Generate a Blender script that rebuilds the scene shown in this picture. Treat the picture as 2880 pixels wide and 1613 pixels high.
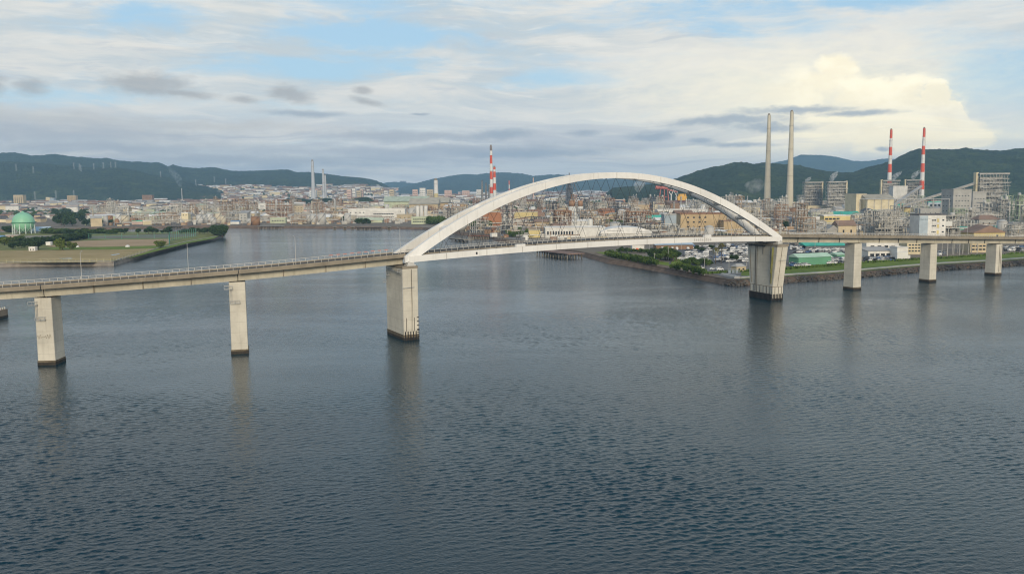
import bpy, bmesh, math, random
from mathutils import Vector, Matrix, noise
R = math.radians
rnd = random.Random(11)
scn = bpy.context.scene
C = scn.collection
for o in list(bpy.data.objects): bpy.data.objects.remove(o)

# ------------------------------------------------------------------ camera
CAM_H, FPX = 55.0, 2460.0
PITCH, ROLL = math.atan((806.5 - 529) / FPX), R(.5)
cF = Vector((0, math.cos(PITCH), -math.sin(PITCH)))
_U0 = Vector((0, math.sin(PITCH), math.cos(PITCH))); _R0 = Vector((1, 0, 0))
cR = _R0 * math.cos(ROLL) - _U0 * math.sin(ROLL)
cU = _U0 * math.cos(ROLL) + _R0 * math.sin(ROLL)
cam_d = bpy.data.cameras.new('camera'); cam = bpy.data.objects.new('camera', cam_d); C.objects.link(cam)
cam_d.sensor_width = 36; cam_d.lens = 36 * FPX / 2880; cam_d.clip_start = 1; cam_d.clip_end = 90000
cam.matrix_world = Matrix(((cR.x, cU.x, -cF.x, 0), (cR.y, cU.y, -cF.y, 0), (cR.z, cU.z, -cF.z, CAM_H), (0, 0, 0, 1)))
scn.camera = cam

def ray(px, py): return cF + cR * ((px - 1440) / FPX) + cU * ((806.5 - py) / FPX)
def G(px, py, z=3.0):                       # a point of the place on level z seen at that spot of the photograph
    d = ray(px, py); t = (z - CAM_H) / d.z
    return Vector((d.x * t, d.y * t, z))
def AT(px, dist, z=3.0):                    # a point at a known distance
    d = ray(px, 535); return Vector((d.x / d.y * dist, dist, z))
def ZT(px, py, dist):                       # height of something seen at py at a known distance
    d = ray(px, py); return CAM_H + d.z / d.y * dist
def PJ(p):
    d = Vector(p) - Vector((0, 0, CAM_H)); w = d.dot(cF)
    return 1440 + FPX * d.dot(cR) / w, 806.5 - FPX * d.dot(cU) / w

# ------------------------------------------------------------------ sky
SUN_AZ, SUN_EL = R(169), R(23)
wd = bpy.data.worlds.new('World'); scn.world = wd; wd.use_nodes = True
nt = wd.node_tree; nt.nodes.clear()
class NG:                                    # small helper for node arithmetic
    def __init__(s, t): s.t = t
    def n(s, ty, **k):
        a = s.t.nodes.new(ty)
        for q, v in k.items(): setattr(a, q, v)
        return a
    def lk(s, a, b): s.t.links.new(a, b)
    def put(s, sock, v):
        if hasattr(v, 'is_linked') or hasattr(v, 'links'): s.lk(v, sock)
        else: sock.default_value = v
    def m(s, op, a, b=0.0, c=None, clamp=False):
        x = s.n('ShaderNodeMath', operation=op, use_clamp=clamp)
        s.put(x.inputs[0], a); s.put(x.inputs[1], b)
        if c is not None: s.put(x.inputs[2], c)
        return x.outputs[0]
    def mix(s, f, a, b, mode='MIX'):
        x = s.n('ShaderNodeMix', data_type='RGBA', blend_type=mode)
        s.put(x.inputs[0], f)
        for i, v in ((6, a), (7, b)):
            if isinstance(v, tuple): x.inputs[i].default_value = (*v[:3], 1)
            else: s.lk(v, x.inputs[i])
        return x.outputs[2]
    def noise(s, vec, scale, detail=4, rough=.55, dist=0):
        x = s.n('ShaderNodeTexNoise'); x.inputs['Scale'].default_value = scale; x.inputs['Detail'].default_value = detail
        x.inputs['Roughness'].default_value = rough; x.inputs['Distortion'].default_value = dist
        if vec is not None: s.lk(vec, x.inputs['Vector'])
        return x.outputs['Fac']
    def ss(s, v, lo, hi):                    # smoothstep
        x = s.n('ShaderNodeMapRange', interpolation_type='SMOOTHSTEP')
        s.put(x.inputs[0], v); x.inputs[1].default_value = lo; x.inputs[2].default_value = hi
        x.inputs[3].default_value = 0; x.inputs[4].default_value = 1
        return x.outputs[0]
    def vmul(s, v, k, add=(0, 0, 0)):
        x = s.n('ShaderNodeMapping'); s.lk(v, x.inputs[0]); x.inputs['Scale'].default_value = k; x.inputs['Location'].default_value = add
        return x.outputs[0]
g = NG(nt)
SKY = 0.1
def sc(c, k=1.0): return tuple(q * k / SKY for q in c)
gen = g.n('ShaderNodeTexCoord').outputs['Generated']
sep = g.n('ShaderNodeSeparateXYZ'); g.lk(gen, sep.inputs[0])
sx, sy, sz = sep.outputs
az = g.m('ARCTAN2', sx, sy); el = g.m('ARCSINE', sz)
sky = g.n('ShaderNodeTexSky', sky_type='NISHITA', sun_disc=False, sun_elevation=SUN_EL, sun_rotation=SUN_AZ)
sky.air_density = 1.2; sky.dust_density = .6; sky.ozone_density = 1.5
up = g.ss(el, .27, .85)
base = g.mix(.72, sky.outputs[0], g.mix(up, sc((.45, .70, .92)), sc((.06, .21, .48))))
wn = g.n('ShaderNodeTexNoise'); g.lk(g.vmul(gen, (1, 1, 3)), wn.inputs['Vector']); wn.inputs['Scale'].default_value = 4.5; wn.inputs['Detail'].default_value = 3
wv = g.n('ShaderNodeVectorMath', operation='MULTIPLY_ADD'); g.lk(wn.outputs['Color'], wv.inputs[0]); wv.inputs[1].default_value = (.16, .16, .05); g.lk(gen, wv.inputs[2])
warp = wv.outputs[0]                                   # direction, gently stirred
def layer(scale, zs, off, detail=5, rough=.6): return g.noise(g.vmul(warp, (1, 1, zs), off), scale, detail, rough, .2)
n_a, n_b, n_c = layer(2.3, 7, (0, 0, 0)), layer(6.5, 6, (4, 1, 2)), layer(17, 5, (1, 7, 3), 6, .66)
n_tint = layer(4.2, 8, (7, 2, 5)); n_edge = layer(11, 7, (3, 9, 1), 6, .64)
nu = g.noise(g.vmul(gen, (1, 1, 2.2), (1, 8, 3)), 16, 4, .62)
nv = g.noise(g.vmul(gen, (1, 1, 2.2), (5, 3, 9)), 16, 4, .62)
nr = g.noise(g.vmul(gen, (1, 1, 2.6), (8, 2, 6)), 42, 5, .68)
nb = g.noise(g.vmul(gen, (1, 1, 1.5), (2, 6, 4)), 24, 7, .60)
nb2 = g.noise(g.vmul(gen, (1, 1, 1.5), (2.02, 6, 4.035)), 24, 7, .60)   # the same billows seen a little lower: their difference shades them
def uv(px, py): return math.atan((px - 1440) / FPX), (529 - py) / FPX
AEs = {}
def AE(wob):                                           # azimuth and elevation, stirred
    wob = 14 if wob < 18 else 26 if wob < 32 else 40
    if wob not in AEs:
        v = g.n('ShaderNodeCombineXYZ')
        g.lk(g.m('MULTIPLY_ADD', nu, 4 * wob / FPX, g.m('SUBTRACT', az, 2 * wob / FPX)), v.inputs[0]); g.lk(g.m('MULTIPLY_ADD', nv, 2 * wob / FPX, g.m('SUBTRACT', el, wob / FPX)), v.inputs[1])
        AEs[wob] = v.outputs[0]
    return AEs[wob]
rags = {}
def blob(px, py, rx, ry, wob=14, soft=.55, tilt=0, rag=.9, rn=None):
    u0, v0 = uv(px, py); c = math.cos(u0)
    mp = g.n('ShaderNodeMapping', vector_type='TEXTURE'); g.lk(AE(wob), mp.inputs[0])
    mp.inputs['Location'].default_value = (u0, v0 * c, 0); mp.inputs['Rotation'].default_value = (0, 0, math.atan(tilt)); mp.inputs['Scale'].default_value = (rx / FPX * c * c, ry / FPX, 1)
    ln = g.n('ShaderNodeVectorMath', operation='LENGTH'); g.lk(mp.outputs[0], ln.inputs[0])
    k = (rag, rn is None)
    if k not in rags: rags[k] = g.m('MULTIPLY', g.m('SUBTRACT', rn or nr, .5), rag)
    return g.ss(g.m('ADD', ln.outputs['Value'], rags[k]), 1 + soft * .6, 1 - soft)
def union(L):
    o = L[0]
    for q in L[1:]: o = g.m('MAXIMUM', o, q)
    return o
gap = union([blob(2080, 75, 340, 58, 40, .8, -.10), blob(2500, 25, 330, 42, 40, .8), blob(2800, 250, 170, 170, 30, .9), blob(470, 62, 140, 30, 30, .9), blob(1010, 110, 250, 40, 40, .9), blob(980, 195, 280, 36, 30, .9), blob(140, 268, 280, 26, 20, .9), blob(2660, 130, 160, 44, 30, .8), blob(1560, 240, 200, 30, 30, .9)])
n_all = g.m('ADD', g.m('MULTIPLY', n_a, .42), g.m('ADD', g.m('MULTIPLY', n_b, .36), g.m('MULTIPLY', n_c, .22)))
cov = g.m('SUBTRACT', g.m('ADD', n_all, .055), g.m('MULTIPLY', gap, .165))
veil = g.m('MULTIPLY', g.ss(g.m('SUBTRACT', cov, g.m('MULTIPLY', up, .06)), .36, .58), .96)
vcol = g.mix(g.ss(n_tint, .36, .62), sc((.60, .67, .70)), sc((.85, .83, .77)))
vcol = g.mix(g.m('MULTIPLY', g.ss(n_edge, .52, .68), .6), vcol, sc((.92, .895, .83)))
vcol = g.mix(g.m('MULTIPLY', g.ss(n_edge, .46, .32), .5), vcol, sc((.54, .60, .66)))
vcol = g.mix(g.m('MULTIPLY', up, .8), vcol, sc((.15, .29, .46)))
c0 = g.mix(veil, base, vcol)
# pale low sky
lown = g.m('MULTIPLY', g.ss(el, .12, .015), .72)
c0 = g.mix(lown, c0, sc((.90, .91, .87)))
# warm-lit anvil streak and the cumulus tower
anv = union([blob(2560, 92, 340, 36, 26, .7, .22), blob(2330, 165, 460, 64, 30, .9, .06), blob(1900, 210, 330, 50, 40, .9)])
c0 = g.mix(g.m('MULTIPLY', anv, .55), c0, sc((.86, .855, .80)))
def cb(x, y, rx, ry, soft=.25, wob=16): return blob(x, y, rx, ry, wob, soft * .75, 0, 1.7, nb)
cu = union([cb(2335, 212, 66, 40, .45), cb(2290, 245, 120, 40, .7), cb(2220, 280, 160, 50, .7), cb(2460, 285, 170, 50, .5), cb(2610, 285, 52, 36, .2), cb(2560, 330, 150, 60, .4),
            cb(2655, 335, 48, 42, .18), cb(2690, 372, 46, 36, .2), cb(2560, 390, 220, 50, .4), cb(2320, 360, 300, 60, .9), cb(2740, 404, 56, 22, .3), cb(2120, 262, 90, 34, .9)])
cucol = g.mix(g.ss(g.m('SUBTRACT', nb2, nb), -.14, .12), sc((1.14, 1.02, .73)), sc((1.42, 1.30, .96)))
cucol = g.mix(g.m('MULTIPLY', g.ss(el, .11, .03), .7), cucol, sc((1.55, 1.32, .84)))
cu = g.m('MULTIPLY', cu, g.ss(az, .235, .34))
c0 = g.mix(g.m('MULTIPLY', cu, .80), c0, cucol)
glow = g.m('MULTIPLY', union([blob(2250, 300, 520, 150, 30, .95), blob(2400, 400, 700, 60, 30, .95)]), .58)
c0 = g.mix(glow, c0, sc((1.25, 1.14, .84)))
# low bands near the horizon
bn = g.noise(g.vmul(warp, (1, 1, 22), (2, 9, 1)), 2.6, 6, .62, .3)
lefty = g.ss(az, .36, .10)
band = g.m('MULTIPLY', g.m('MULTIPLY', g.ss(bn, .42, .60), g.m('MULTIPLY', g.ss(el, .10, .05), g.ss(el, -.04, .006))), g.m('ADD', .22, g.m('MULTIPLY', lefty, .6)))
c0 = g.mix(band, c0, sc((.56, .60, .65)))
creams = g.m('MULTIPLY', g.ss(g.noise(g.vmul(warp, (1, 1, 20), (9, 4, 7)), 3.4, 5, .6, .2), .5, .64), g.m('MULTIPLY', g.ss(el, .09, .05), .55))
c0 = g.mix(creams, c0, sc((.95, .91, .82)))
bl = union([blob(200, 368, 560, 34, 22, .9), blob(300, 405, 640, 24, 20, .9), blob(1180, 384, 330, 17, 20, .8), blob(1340, 425, 420, 18, 18, .9), blob(700, 445, 700, 20, 18, .9)])
c0 = g.mix(g.m('MULTIPLY', bl, .72), c0, sc((.43, .475, .53)))
bt = union([blob(120, 322, 430, 22, 20, .9, -.03), blob(600, 345, 330, 15, 18, .9, -.03)])
c0 = g.mix(g.m('MULTIPLY', bt, .55), c0, sc((.60, .595, .57)))
pf = union([blob(440, 240, 125, 30, 24, .7, -.03, 1.3), blob(545, 262, 80, 13, 20, .8, -.12, 1.2), blob(830, 266, 58, 22, 22, .7, -.25, 1.3), blob(1030, 258, 30, 10, 16, .8, -.2, 1.2), blob(1045, 290, 48, 10, 16, .8, -.25, 1.2),
            blob(20, 236, 46, 20, 20, .9, 0, 1.2), blob(130, 243, 40, 16, 20, .95, 0, 1.2), blob(705, 281, 42, 12, 16, .95, 0, 1.2)])
c0 = g.mix(g.m('MULTIPLY', pf, .70), c0, sc((.42, .43, .435)))
st = union([blob(2230, 325, 160, 13, 18, .7, 0, 1.3), blob(2400, 333, 120, 9, 14, .7, 0, 1.2), blob(2020, 352, 200, 14, 20, .8, 0, 1.3), blob(2150, 368, 120, 11, 20, .8, 0, 1.3), blob(1830, 386, 66, 15, 20, .7, 0, 1.3),
            blob(1640, 378, 52, 9, 16, .8, 0, 1.3), blob(1960, 408, 34, 8, 14, .8), blob(2060, 416, 120, 6, 12, .9), blob(870, 318, 120, 9, 12, .8), blob(1500, 432, 190, 10, 12, .9), blob(2470, 428, 26, 6, 10, .8), blob(1420, 378, 80, 14, 16, .8, 0, 1.3), blob(1190, 322, 26, 4, 8, .8)])
c0 = g.mix(g.m('MULTIPLY', st, .82), c0, sc((.40, .47, .54)))
bg = g.n('ShaderNodeBackground'); g.lk(c0, bg.inputs[0]); bg.inputs[1].default_value = SKY
g.lk(bg.outputs[0], g.n('ShaderNodeOutputWorld').inputs[0])

sun_d = bpy.data.lights.new('sun', 'SUN'); sun = bpy.data.objects.new('sun', sun_d); C.objects.link(sun)
sun_d.energy = 3.0; sun_d.angle = R(18); sun_d.color = (1.0, .86, .66)
sun.rotation_euler = Vector((-math.sin(SUN_AZ) * math.cos(SUN_EL), -math.cos(SUN_AZ) * math.cos(SUN_EL), -math.sin(SUN_EL))).to_track_quat('-Z', 'Y').to_euler()
scn.view_settings.view_transform = 'Standard'; scn.view_settings.look = 'None'
scn.view_settings.exposure = 0.0; scn.view_settings.gamma = 1.0; scn.view_settings.use_curve_mapping = False
scn.render.engine = 'CYCLES'
scn.cycles.filter_width = 1.15; scn.cycles.use_denoising = True; scn.cycles.denoising_input_passes = 'RGB_ALBEDO_NORMAL'; scn.cycles.denoising_prefilter = 'ACCURATE'
scn.cycles.max_bounces = 6; scn.cycles.diffuse_bounces = 2; scn.cycles.glossy_bounces = 3; scn.cycles.volume_bounces = 1
scn.cycles.transparent_max_bounces = 8; scn.cycles.transmission_bounces = 2
scn.cycles.sample_clamp_indirect = 4

# ------------------------------------------------------------------ materials
MATS = {}
def M(name, col, rough=.75, var=.18, scale=.15, rand=0.0, metal=0.0, streak=0.0, bump=0.0, spec=.3, col2=None, fine=0.0, lift=0.0):
    if name in MATS: return MATS[name]
    m = bpy.data.materials.new(name); m.use_nodes = True; t = m.node_tree; q = NG(t)
    b = t.nodes['Principled BSDF']; b.inputs['Roughness'].default_value = rough; b.inputs['Metallic'].default_value = metal
    b.inputs['Specular IOR Level'].default_value = spec
    pos = q.n('ShaderNodeNewGeometry').outputs['Position']
    n1 = q.noise(pos, scale, 5, .6)
    hi = col2 or tuple(min(1, c * (1 + var)) for c in col); lo = tuple(c * (1 - var) for c in col)
    if col2: lo = col
    out = q.mix(q.ss(n1, .3, .7), lo, hi)
    if fine:
        n3 = q.noise(pos, scale * 9, 3, .6)
        out = q.mix(q.m('MULTIPLY', q.ss(n3, .35, .7), fine), out, tuple(c * .35 for c in col))
    if streak:
        n2 = q.noise(q.vmul(pos, (1, 1, .06)), .9, 4, .65)
        out = q.mix(q.m('MULTIPLY', q.ss(n2, .52, .74), streak), out, tuple(c * .38 for c in (col[0], col[1] * .96, col[2] * .86)))
    if lift:                                  # casting joints between concrete lifts, and each lift of its own tone
        sp_ = q.n('ShaderNodeSeparateXYZ'); q.lk(pos, sp_.inputs[0]); zz = q.m('DIVIDE', sp_.outputs[2], lift); fr_ = q.m('FRACT', zz)
        wn_ = q.n('ShaderNodeTexWhiteNoise', noise_dimensions='1D'); q.lk(q.m('FLOOR', zz), wn_.inputs['W'])
        out = q.mix(q.m('MULTIPLY', wn_.outputs['Value'], .22), out, tuple(c * .72 for c in col)); out = q.mix(q.m('MULTIPLY', q.m('LESS_THAN', fr_, .035), .4), out, tuple(c * .5 for c in col))
    if rand:
        oi = q.n('ShaderNodeObjectInfo').outputs['Random']
        k = q.m('ADD', q.m('MULTIPLY', oi, 2 * rand), 1 - rand)
        v = q.n('ShaderNodeVectorMath', operation='SCALE'); q.lk(out, v.inputs[0]); q.lk(k, v.inputs[3]); out = v.outputs[0]
    q.lk(out, b.inputs['Base Color'])
    if bump:
        bn_ = q.n('ShaderNodeBump'); bn_.inputs['Strength'].default_value = .6; bn_.inputs['Distance'].default_value = bump
        q.lk(q.noise(pos, scale * 6, 4), bn_.inputs['Height']); q.lk(bn_.outputs[0], b.inputs['Normal'])
    MATS[name] = m; return m

# ------------------------------------------------------------------ mesh helpers
class MB:
    def __init__(s): s.v = []; s.f = []; s.m = []
    def add(s, v, f, m=0):
        k = len(s.v); s.v += [tuple(x) for x in v]
        for q in f: s.f.append(tuple(i + k for i in q)); s.m.append(m)
    def box(s, c, d, rz=0, m=0):
        ca, sa = math.cos(rz), math.sin(rz); V = []
        for z in (-.5, .5):
            for x, y in ((-.5, -.5), (.5, -.5), (.5, .5), (-.5, .5)):
                X, Y = x * d[0], y * d[1]; V.append((c[0] + X * ca - Y * sa, c[1] + X * sa + Y * ca, c[2] + z * d[2]))
        s.add(V, ((3, 2, 1, 0), (4, 5, 6, 7), (0, 1, 5, 4), (1, 2, 6, 5), (2, 3, 7, 6), (3, 0, 4, 7)), m)
    def bar(s, p, q, w, h=None, m=0):
        p, q = Vector(p), Vector(q); h = h or w; d = (q - p)
        if d.length < 1e-6: return
        d.normalize(); up = Vector((0, 0, 1)) if abs(d.z) < .95 else Vector((1, 0, 0))
        a = d.cross(up).normalized() * (w / 2); b = a.cross(d).normalized() * (h / 2)
        V = [p - a - b, p + a - b, p + a + b, p - a + b, q - a - b, q + a - b, q + a + b, q - a + b]
        s.add(V, ((3, 2, 1, 0), (4, 5, 6, 7), (0, 1, 5, 4), (1, 2, 6, 5), (2, 3, 7, 6), (3, 0, 4, 7)), m)
    def tube(s, p, q, r, r2=None, n=8, m=0, caps=True):
        p, q = Vector(p), Vector(q); r2 = r if r2 is None else r2; d = (q - p).normalized()
        up = Vector((0, 0, 1)) if abs(d.z) < .95 else Vector((1, 0, 0))
        a = d.cross(up).normalized(); b = d.cross(a)
        V = []
        for c, rr in ((p, r), (q, r2)):
            for i in range(n):
                t = 2 * math.pi * i / n; V.append(c + a * (rr * math.cos(t)) + b * (rr * math.sin(t)))
        F = [(i, i + n, (i + 1) % n + n, (i + 1) % n) for i in range(n)]
        if caps: F += [tuple(range(n)), tuple(range(2 * n - 1, n - 1, -1))]
        s.add(V, F, m)
    def lathe(s, prof, n=20, c=(0, 0, 0), m=0):
        V = []
        for r, z in prof:
            for i in range(n):
                t = 2 * math.pi * i / n; V.append((c[0] + r * math.cos(t), c[1] + r * math.sin(t), c[2] + z))
        F = []
        for j in range(len(prof) - 1):
            for i in range(n):
                a, b = j * n + i, j * n + (i + 1) % n; F.append((a, b, b + n, a + n))
        s.add(V, F, m)
    def prism(s, pts, z0, z1, m=0):
        n = len(pts); V = [(p[0], p[1], z0) for p in pts] + [(p[0], p[1], z1) for p in pts]
        s.add(V, [tuple(range(n - 1, -1, -1)), tuple(range(n, 2 * n))] + [(i, (i + 1) % n, (i + 1) % n + n, i + n) for i in range(n)], m)
    def sweep(s, rings, m=0, caps=True, close=True):
        n = len(rings[0]); V = [p for r in rings for p in r]; F = []
        for j in range(len(rings) - 1):
            for i in range(n if close else n - 1):
                a, b = j * n + i, j * n + (i + 1) % n; F.append((a, a + n, b + n, b))
        if caps and close: F += [tuple(range(n)), tuple(range(len(V) - 1, len(V) - n - 1, -1))]
        s.add(V, F, m)
    def mesh(s, name, mats, smooth=False):
        me = bpy.data.meshes.new(name); me.from_pydata(s.v, [], s.f)
        for x in (mats if isinstance(mats, (list, tuple)) else [mats]): me.materials.append(x)
        if any(s.m): me.polygons.foreach_set('material_index', s.m)
        bm = bmesh.new(); bm.from_mesh(me); bmesh.ops.recalc_face_normals(bm, faces=bm.faces); bm.to_mesh(me); bm.free()
        if smooth: me.polygons.foreach_set('use_smooth', [True] * len(me.polygons))
        me.update(); return me

def tag(o, label=None, cat=None, group=None, kind=None):
    if label: o['label'] = label
    if cat: o['category'] = cat
    if group: o['group'] = group
    if kind: o['kind'] = kind
    return o
def obj(name, me, mat=None, parent=None, loc=(0, 0, 0), rz=0, scale=None, smooth=False):
    if isinstance(me, MB): me = me.mesh(name, mat, smooth); mat = None
    o = bpy.data.objects.new(name, me); C.objects.link(o)
    o.location = loc
    if rz: o.rotation_euler = (0, 0, rz)
    if scale: o.scale = scale
    if parent: o.parent = parent
    if mat is not None:
        o.material_slots[0].link = 'OBJECT'; o.material_slots[0].material = mat
    return o
def thing(name, label, cat, loc=(0, 0, 0), rz=0, group=None):
    o = bpy.data.objects.new(name, None); C.objects.link(o); o.location = loc; o.rotation_euler = (0, 0, rz); o.empty_display_size = .5
    return tag(o, label, cat, group)
def struct(name, mb, mat, smooth=False, kind='structure'):
    return tag(obj(name, mb, mat, smooth=smooth), kind=kind)
def copy_tree(o, parent=None):
    c = o.copy(); C.objects.link(c); c.parent = parent
    for ch in o.children: copy_tree(ch, c)
    return c

# common materials
m_white = M('white bridge paint', (.74, .725, .69), .5, .06, .06, streak=.16, fine=.04)
m_conc = M('pier concrete', (.585, .55, .465), .85, .14, .10, streak=.3, fine=.08, lift=3.6)
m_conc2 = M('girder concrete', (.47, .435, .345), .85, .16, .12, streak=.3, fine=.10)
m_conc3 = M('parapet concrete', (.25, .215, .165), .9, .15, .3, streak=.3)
m_tide = M('tidal growth', (.035, .028, .02), .7, .4, .8)
m_tide2 = M('tidal stain', (.13, .105, .07), .8, .3, .8)
m_rub = M('black fender rubber', (.012, .012, .014), .6, .3, 1)
m_cable = M('dark cable sheath', (.04, .045, .05), .5, .1, 1)
m_asph = M('asphalt', (.075, .073, .07), .9, .2, .3)
m_rail = M('weathered rail paint', (.48, .465, .43), .5, .1, .5)
m_gal = M('galvanised steel', (.36, .37, .37), .45, .15, .6, metal=.3)
m_dark = M('dark recess', (.02, .02, .022), .7, .3, 1)
m_stain = M('wet drain stain', (.03, .024, .016), .8, .4, .7)
m_moss = M('moss stain', (.16, .16, .05), .9, .3, .5)

# ------------------------------------------------------------------ water
import numpy as np
def water_mat():
    m = bpy.data.materials.new('sea water'); m.use_nodes = True; q = NG(m.node_tree); b = m.node_tree.nodes['Principled BSDF']
    pos = q.n('ShaderNodeNewGeometry').outputs['Position']
    b.inputs['IOR'].default_value = 1.36; b.inputs['Roughness'].default_value = .06
    p1 = q.n('ShaderNodeMapping'); q.lk(pos, p1.inputs[0]); p1.inputs['Rotation'].default_value = (0, 0, R(-9)); p1.inputs['Scale'].default_value = (.62, .80, 1)
    p2 = q.n('ShaderNodeMapping'); q.lk(pos, p2.inputs[0]); p2.inputs['Rotation'].default_value = (0, 0, R(12)); p2.inputs['Scale'].default_value = (.16, .22, 1)
    p3 = q.n('ShaderNodeMapping'); q.lk(pos, p3.inputs[0]); p3.inputs['Rotation'].default_value = (0, 0, R(-20)); p3.inputs['Scale'].default_value = (1.5, 2.2, 1)
    a = q.noise(p1.outputs[0], 1, 3, .6, .5); bb = q.noise(p2.outputs[0], 1, 2, .5, .4); c = q.noise(p3.outputs[0], 1, 2, .6, .3)
    patch = q.ss(q.noise(q.vmul(pos, (.005, .013, 1)), 1, 4, .6, .8), .32, .66)
    spy = q.n('ShaderNodeSeparateXYZ'); q.lk(pos, spy.inputs[0])
    far_ = q.ss(spy.outputs[1], 200, 520); lee = q.m('SUBTRACT', 1.0, q.m('MULTIPLY', q.ss(spy.outputs[1], 330, 800), .42))   # modelled waves take over near by; calmer in the basin
    rip = q.m('MULTIPLY', c, .10)
    h = q.m('ADD', q.m('MULTIPLY', q.m('MULTIPLY', q.m('ADD', q.m('MULTIPLY', a, .36), q.m('MULTIPLY', bb, .36)), far_), lee), rip)
    h = q.m('MULTIPLY', h, q.m('ADD', .45, q.m('MULTIPLY', patch, .75)))
    bp = q.n('ShaderNodeBump'); bp.inputs['Strength'].default_value = 1.0; bp.inputs['Distance'].default_value = 1.0
    q.lk(h, bp.inputs['Height']); q.lk(bp.outputs[0], b.inputs['Normal'])
    col = q.mix(q.ss(q.noise(q.vmul(pos, (.004, .006, 1), (3, 3, 0)), 1, 3), .35, .65), (.002, .022, .034), (.003, .032, .045))
    q.lk(col, b.inputs['Base Color'])
    return m
def build_water():
    rw = np.random.RandomState(4); ys = [98.0]
    while ys[-1] < 540: ys.append(ys[-1] + min(.17 + (ys[-1] - 98) * .0015, .75))
    ys = np.array(ys); ny = len(ys); nxw = 900; t = np.linspace(-.64, .64, nxw)
    Y, T = np.meshgrid(ys, t, indexing='ij'); X = T * Y
    N = 72; lam = np.exp(rw.uniform(math.log(.45), math.log(2.9), N)); th = rw.normal(math.radians(-80), .55, N); kx, ky = np.cos(th) * 2 * math.pi / lam, np.sin(th) * 2 * math.pi / lam; ph = rw.uniform(0, 6.283, N)
    slope = .165 * math.sqrt(2 / N) * np.where(lam > 2.2, .62, 1.0); amp = slope * lam / (2 * math.pi)
    gust = 1.0 + .0 * X
    for k in range(7):
        l = rw.uniform(35, 160); d = rw.uniform(0, 3.14); gust = gust + .19 * np.sin(2 * math.pi * (X * math.cos(d) * .6 + Y * math.sin(d)) / l + rw.uniform(0, 6))
    fade = np.clip((530 - Y) / 340, 0, 1); fade = fade * fade * (3 - 2 * fade)
    edge = np.clip((.64 - np.abs(T)) / .01, 0, 1); fade = fade * edge * np.clip((Y - 98) / 4, 0, 1)
    sp = np.gradient(ys)[:, None]
    Z = np.zeros_like(X); DX = np.zeros_like(X); DY = np.zeros_like(X)
    for i in range(N):
        f = np.clip((lam[i] / sp - 2.2) / 1.5, 0, 1); p = kx[i] * X + ky[i] * Y + ph[i]; A = amp[i] * f
        Z += A * np.cos(p); q_ = .75 * A; DX -= q_ * math.cos(th[i]) * np.sin(p); DY -= q_ * math.sin(th[i]) * np.sin(p)
    w = fade * np.clip(gust, .3, 1.65); V = np.stack([X + DX * w, Y + DY * w, Z * w], -1).reshape(-1, 3)
    idx = np.arange(ny * nxw).reshape(ny, nxw); F = np.stack([idx[:-1, :-1], idx[:-1, 1:], idx[1:, 1:], idx[1:, :-1]], -1).reshape(-1, 4)
    x0, x1, y0, y1 = .64 * ys[0], .64 * ys[-1], ys[0], ys[-1]
    outer = np.array([(-4000, -2500, 0), (4000, -2500, 0), (4000, y0, 0), (x0, y0, 0), (-x0, y0, 0), (-4000, y0, 0), (4000, y1, 0), (x1, y1, 0), (-x1, y1, 0), (-4000, y1, 0), (4000, 4200, 0), (-4000, 4200, 0)], float)
    o = len(V); V = np.concatenate([V, outer]); OF = [(0, 1, 2, 5), (3, 2, 6, 7), (5, 4, 8, 9), (9, 6, 10, 11)]
    me = bpy.data.meshes.new('water'); nf = len(F) + len(OF); loops = np.concatenate([F.reshape(-1), np.array(OF).reshape(-1) + o]).astype(np.int32)
    me.vertices.add(len(V)); me.vertices.foreach_set('co', V.astype(np.float32).reshape(-1)); me.loops.add(len(loops)); me.loops.foreach_set('vertex_index', loops)
    me.polygons.add(nf); me.polygons.foreach_set('loop_start', np.arange(0, nf * 4, 4, dtype=np.int32)); me.polygons.foreach_set('use_smooth', np.ones(nf, bool)); me.update(); me.validate()
    me.materials.append(water_mat()); return me
tag(obj('water', build_water()), kind='structure')

# ------------------------------------------------------------------ land
def fill(pts, z, name):
    from mathutils.geometry import tessellate_polygon
    P = [Vector((p[0], p[1], z)) for p in pts]
    b = MB(); b.add(P, tessellate_polygon([P])); return b
def inset(pts, d):                            # shift an open shoreline inland (to its left when walked left to right)
    out = []
    for i, p in enumerate(pts):
        a = Vector(pts[max(i - 1, 0)][:2]); c = Vector(pts[min(i + 1, len(pts) - 1)][:2]); t = (c - a).normalized()
        out.append((p[0] - t.y * d, p[1] + t.x * d))
    return out
m_ground = M('industrial ground', (.17, .14, .105), .95, .3, .02, col2=(.27, .225, .17), fine=.25)
m_seawall = M('brown sea wall', (.16, .115, .085), .9, .25, .2, streak=.3, fine=.3)
m_quay = M('quay concrete', (.36, .34, .30), .9, .15, .2, streak=.2)
m_grass = M('grass', (.145, .20, .020), .95, .25, .12, fine=.1)
m_grass_d = M('dry grass', (.19, .195, .055), .95, .3, .1, fine=.12)
m_dirt = M('playing field dirt', (.37, .25, .14), .95, .15, .03, col2=(.44, .31, .18))
m_dirt2 = M('dry turf field', (.31, .235, .09), .95, .15, .04, col2=(.41, .30, .145))
LZ = 3.0
shore = [G(x, y, 0) for x, y in [(-260, 655), (0, 650), (180, 648), (300, 645), (430, 642), (600, 640), (720, 641), (900, 642), (1080, 643), (1185, 645), (1240, 652), (1291, 660), (1369, 668), (1392, 679), (1425, 683),
     (1500, 693), (1560, 703), (1633, 720), (1701, 740), (1798, 755), (1891, 773), (1975, 790), (2031, 801), (2068, 804), (2110, 802), (2213, 795), (2300, 789), (2372, 784), (2480, 775), (2585, 765), (2700, 756), (2826, 749), (2960, 738), (3300, 716)]]
top = inset(shore, 4.0)
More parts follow.
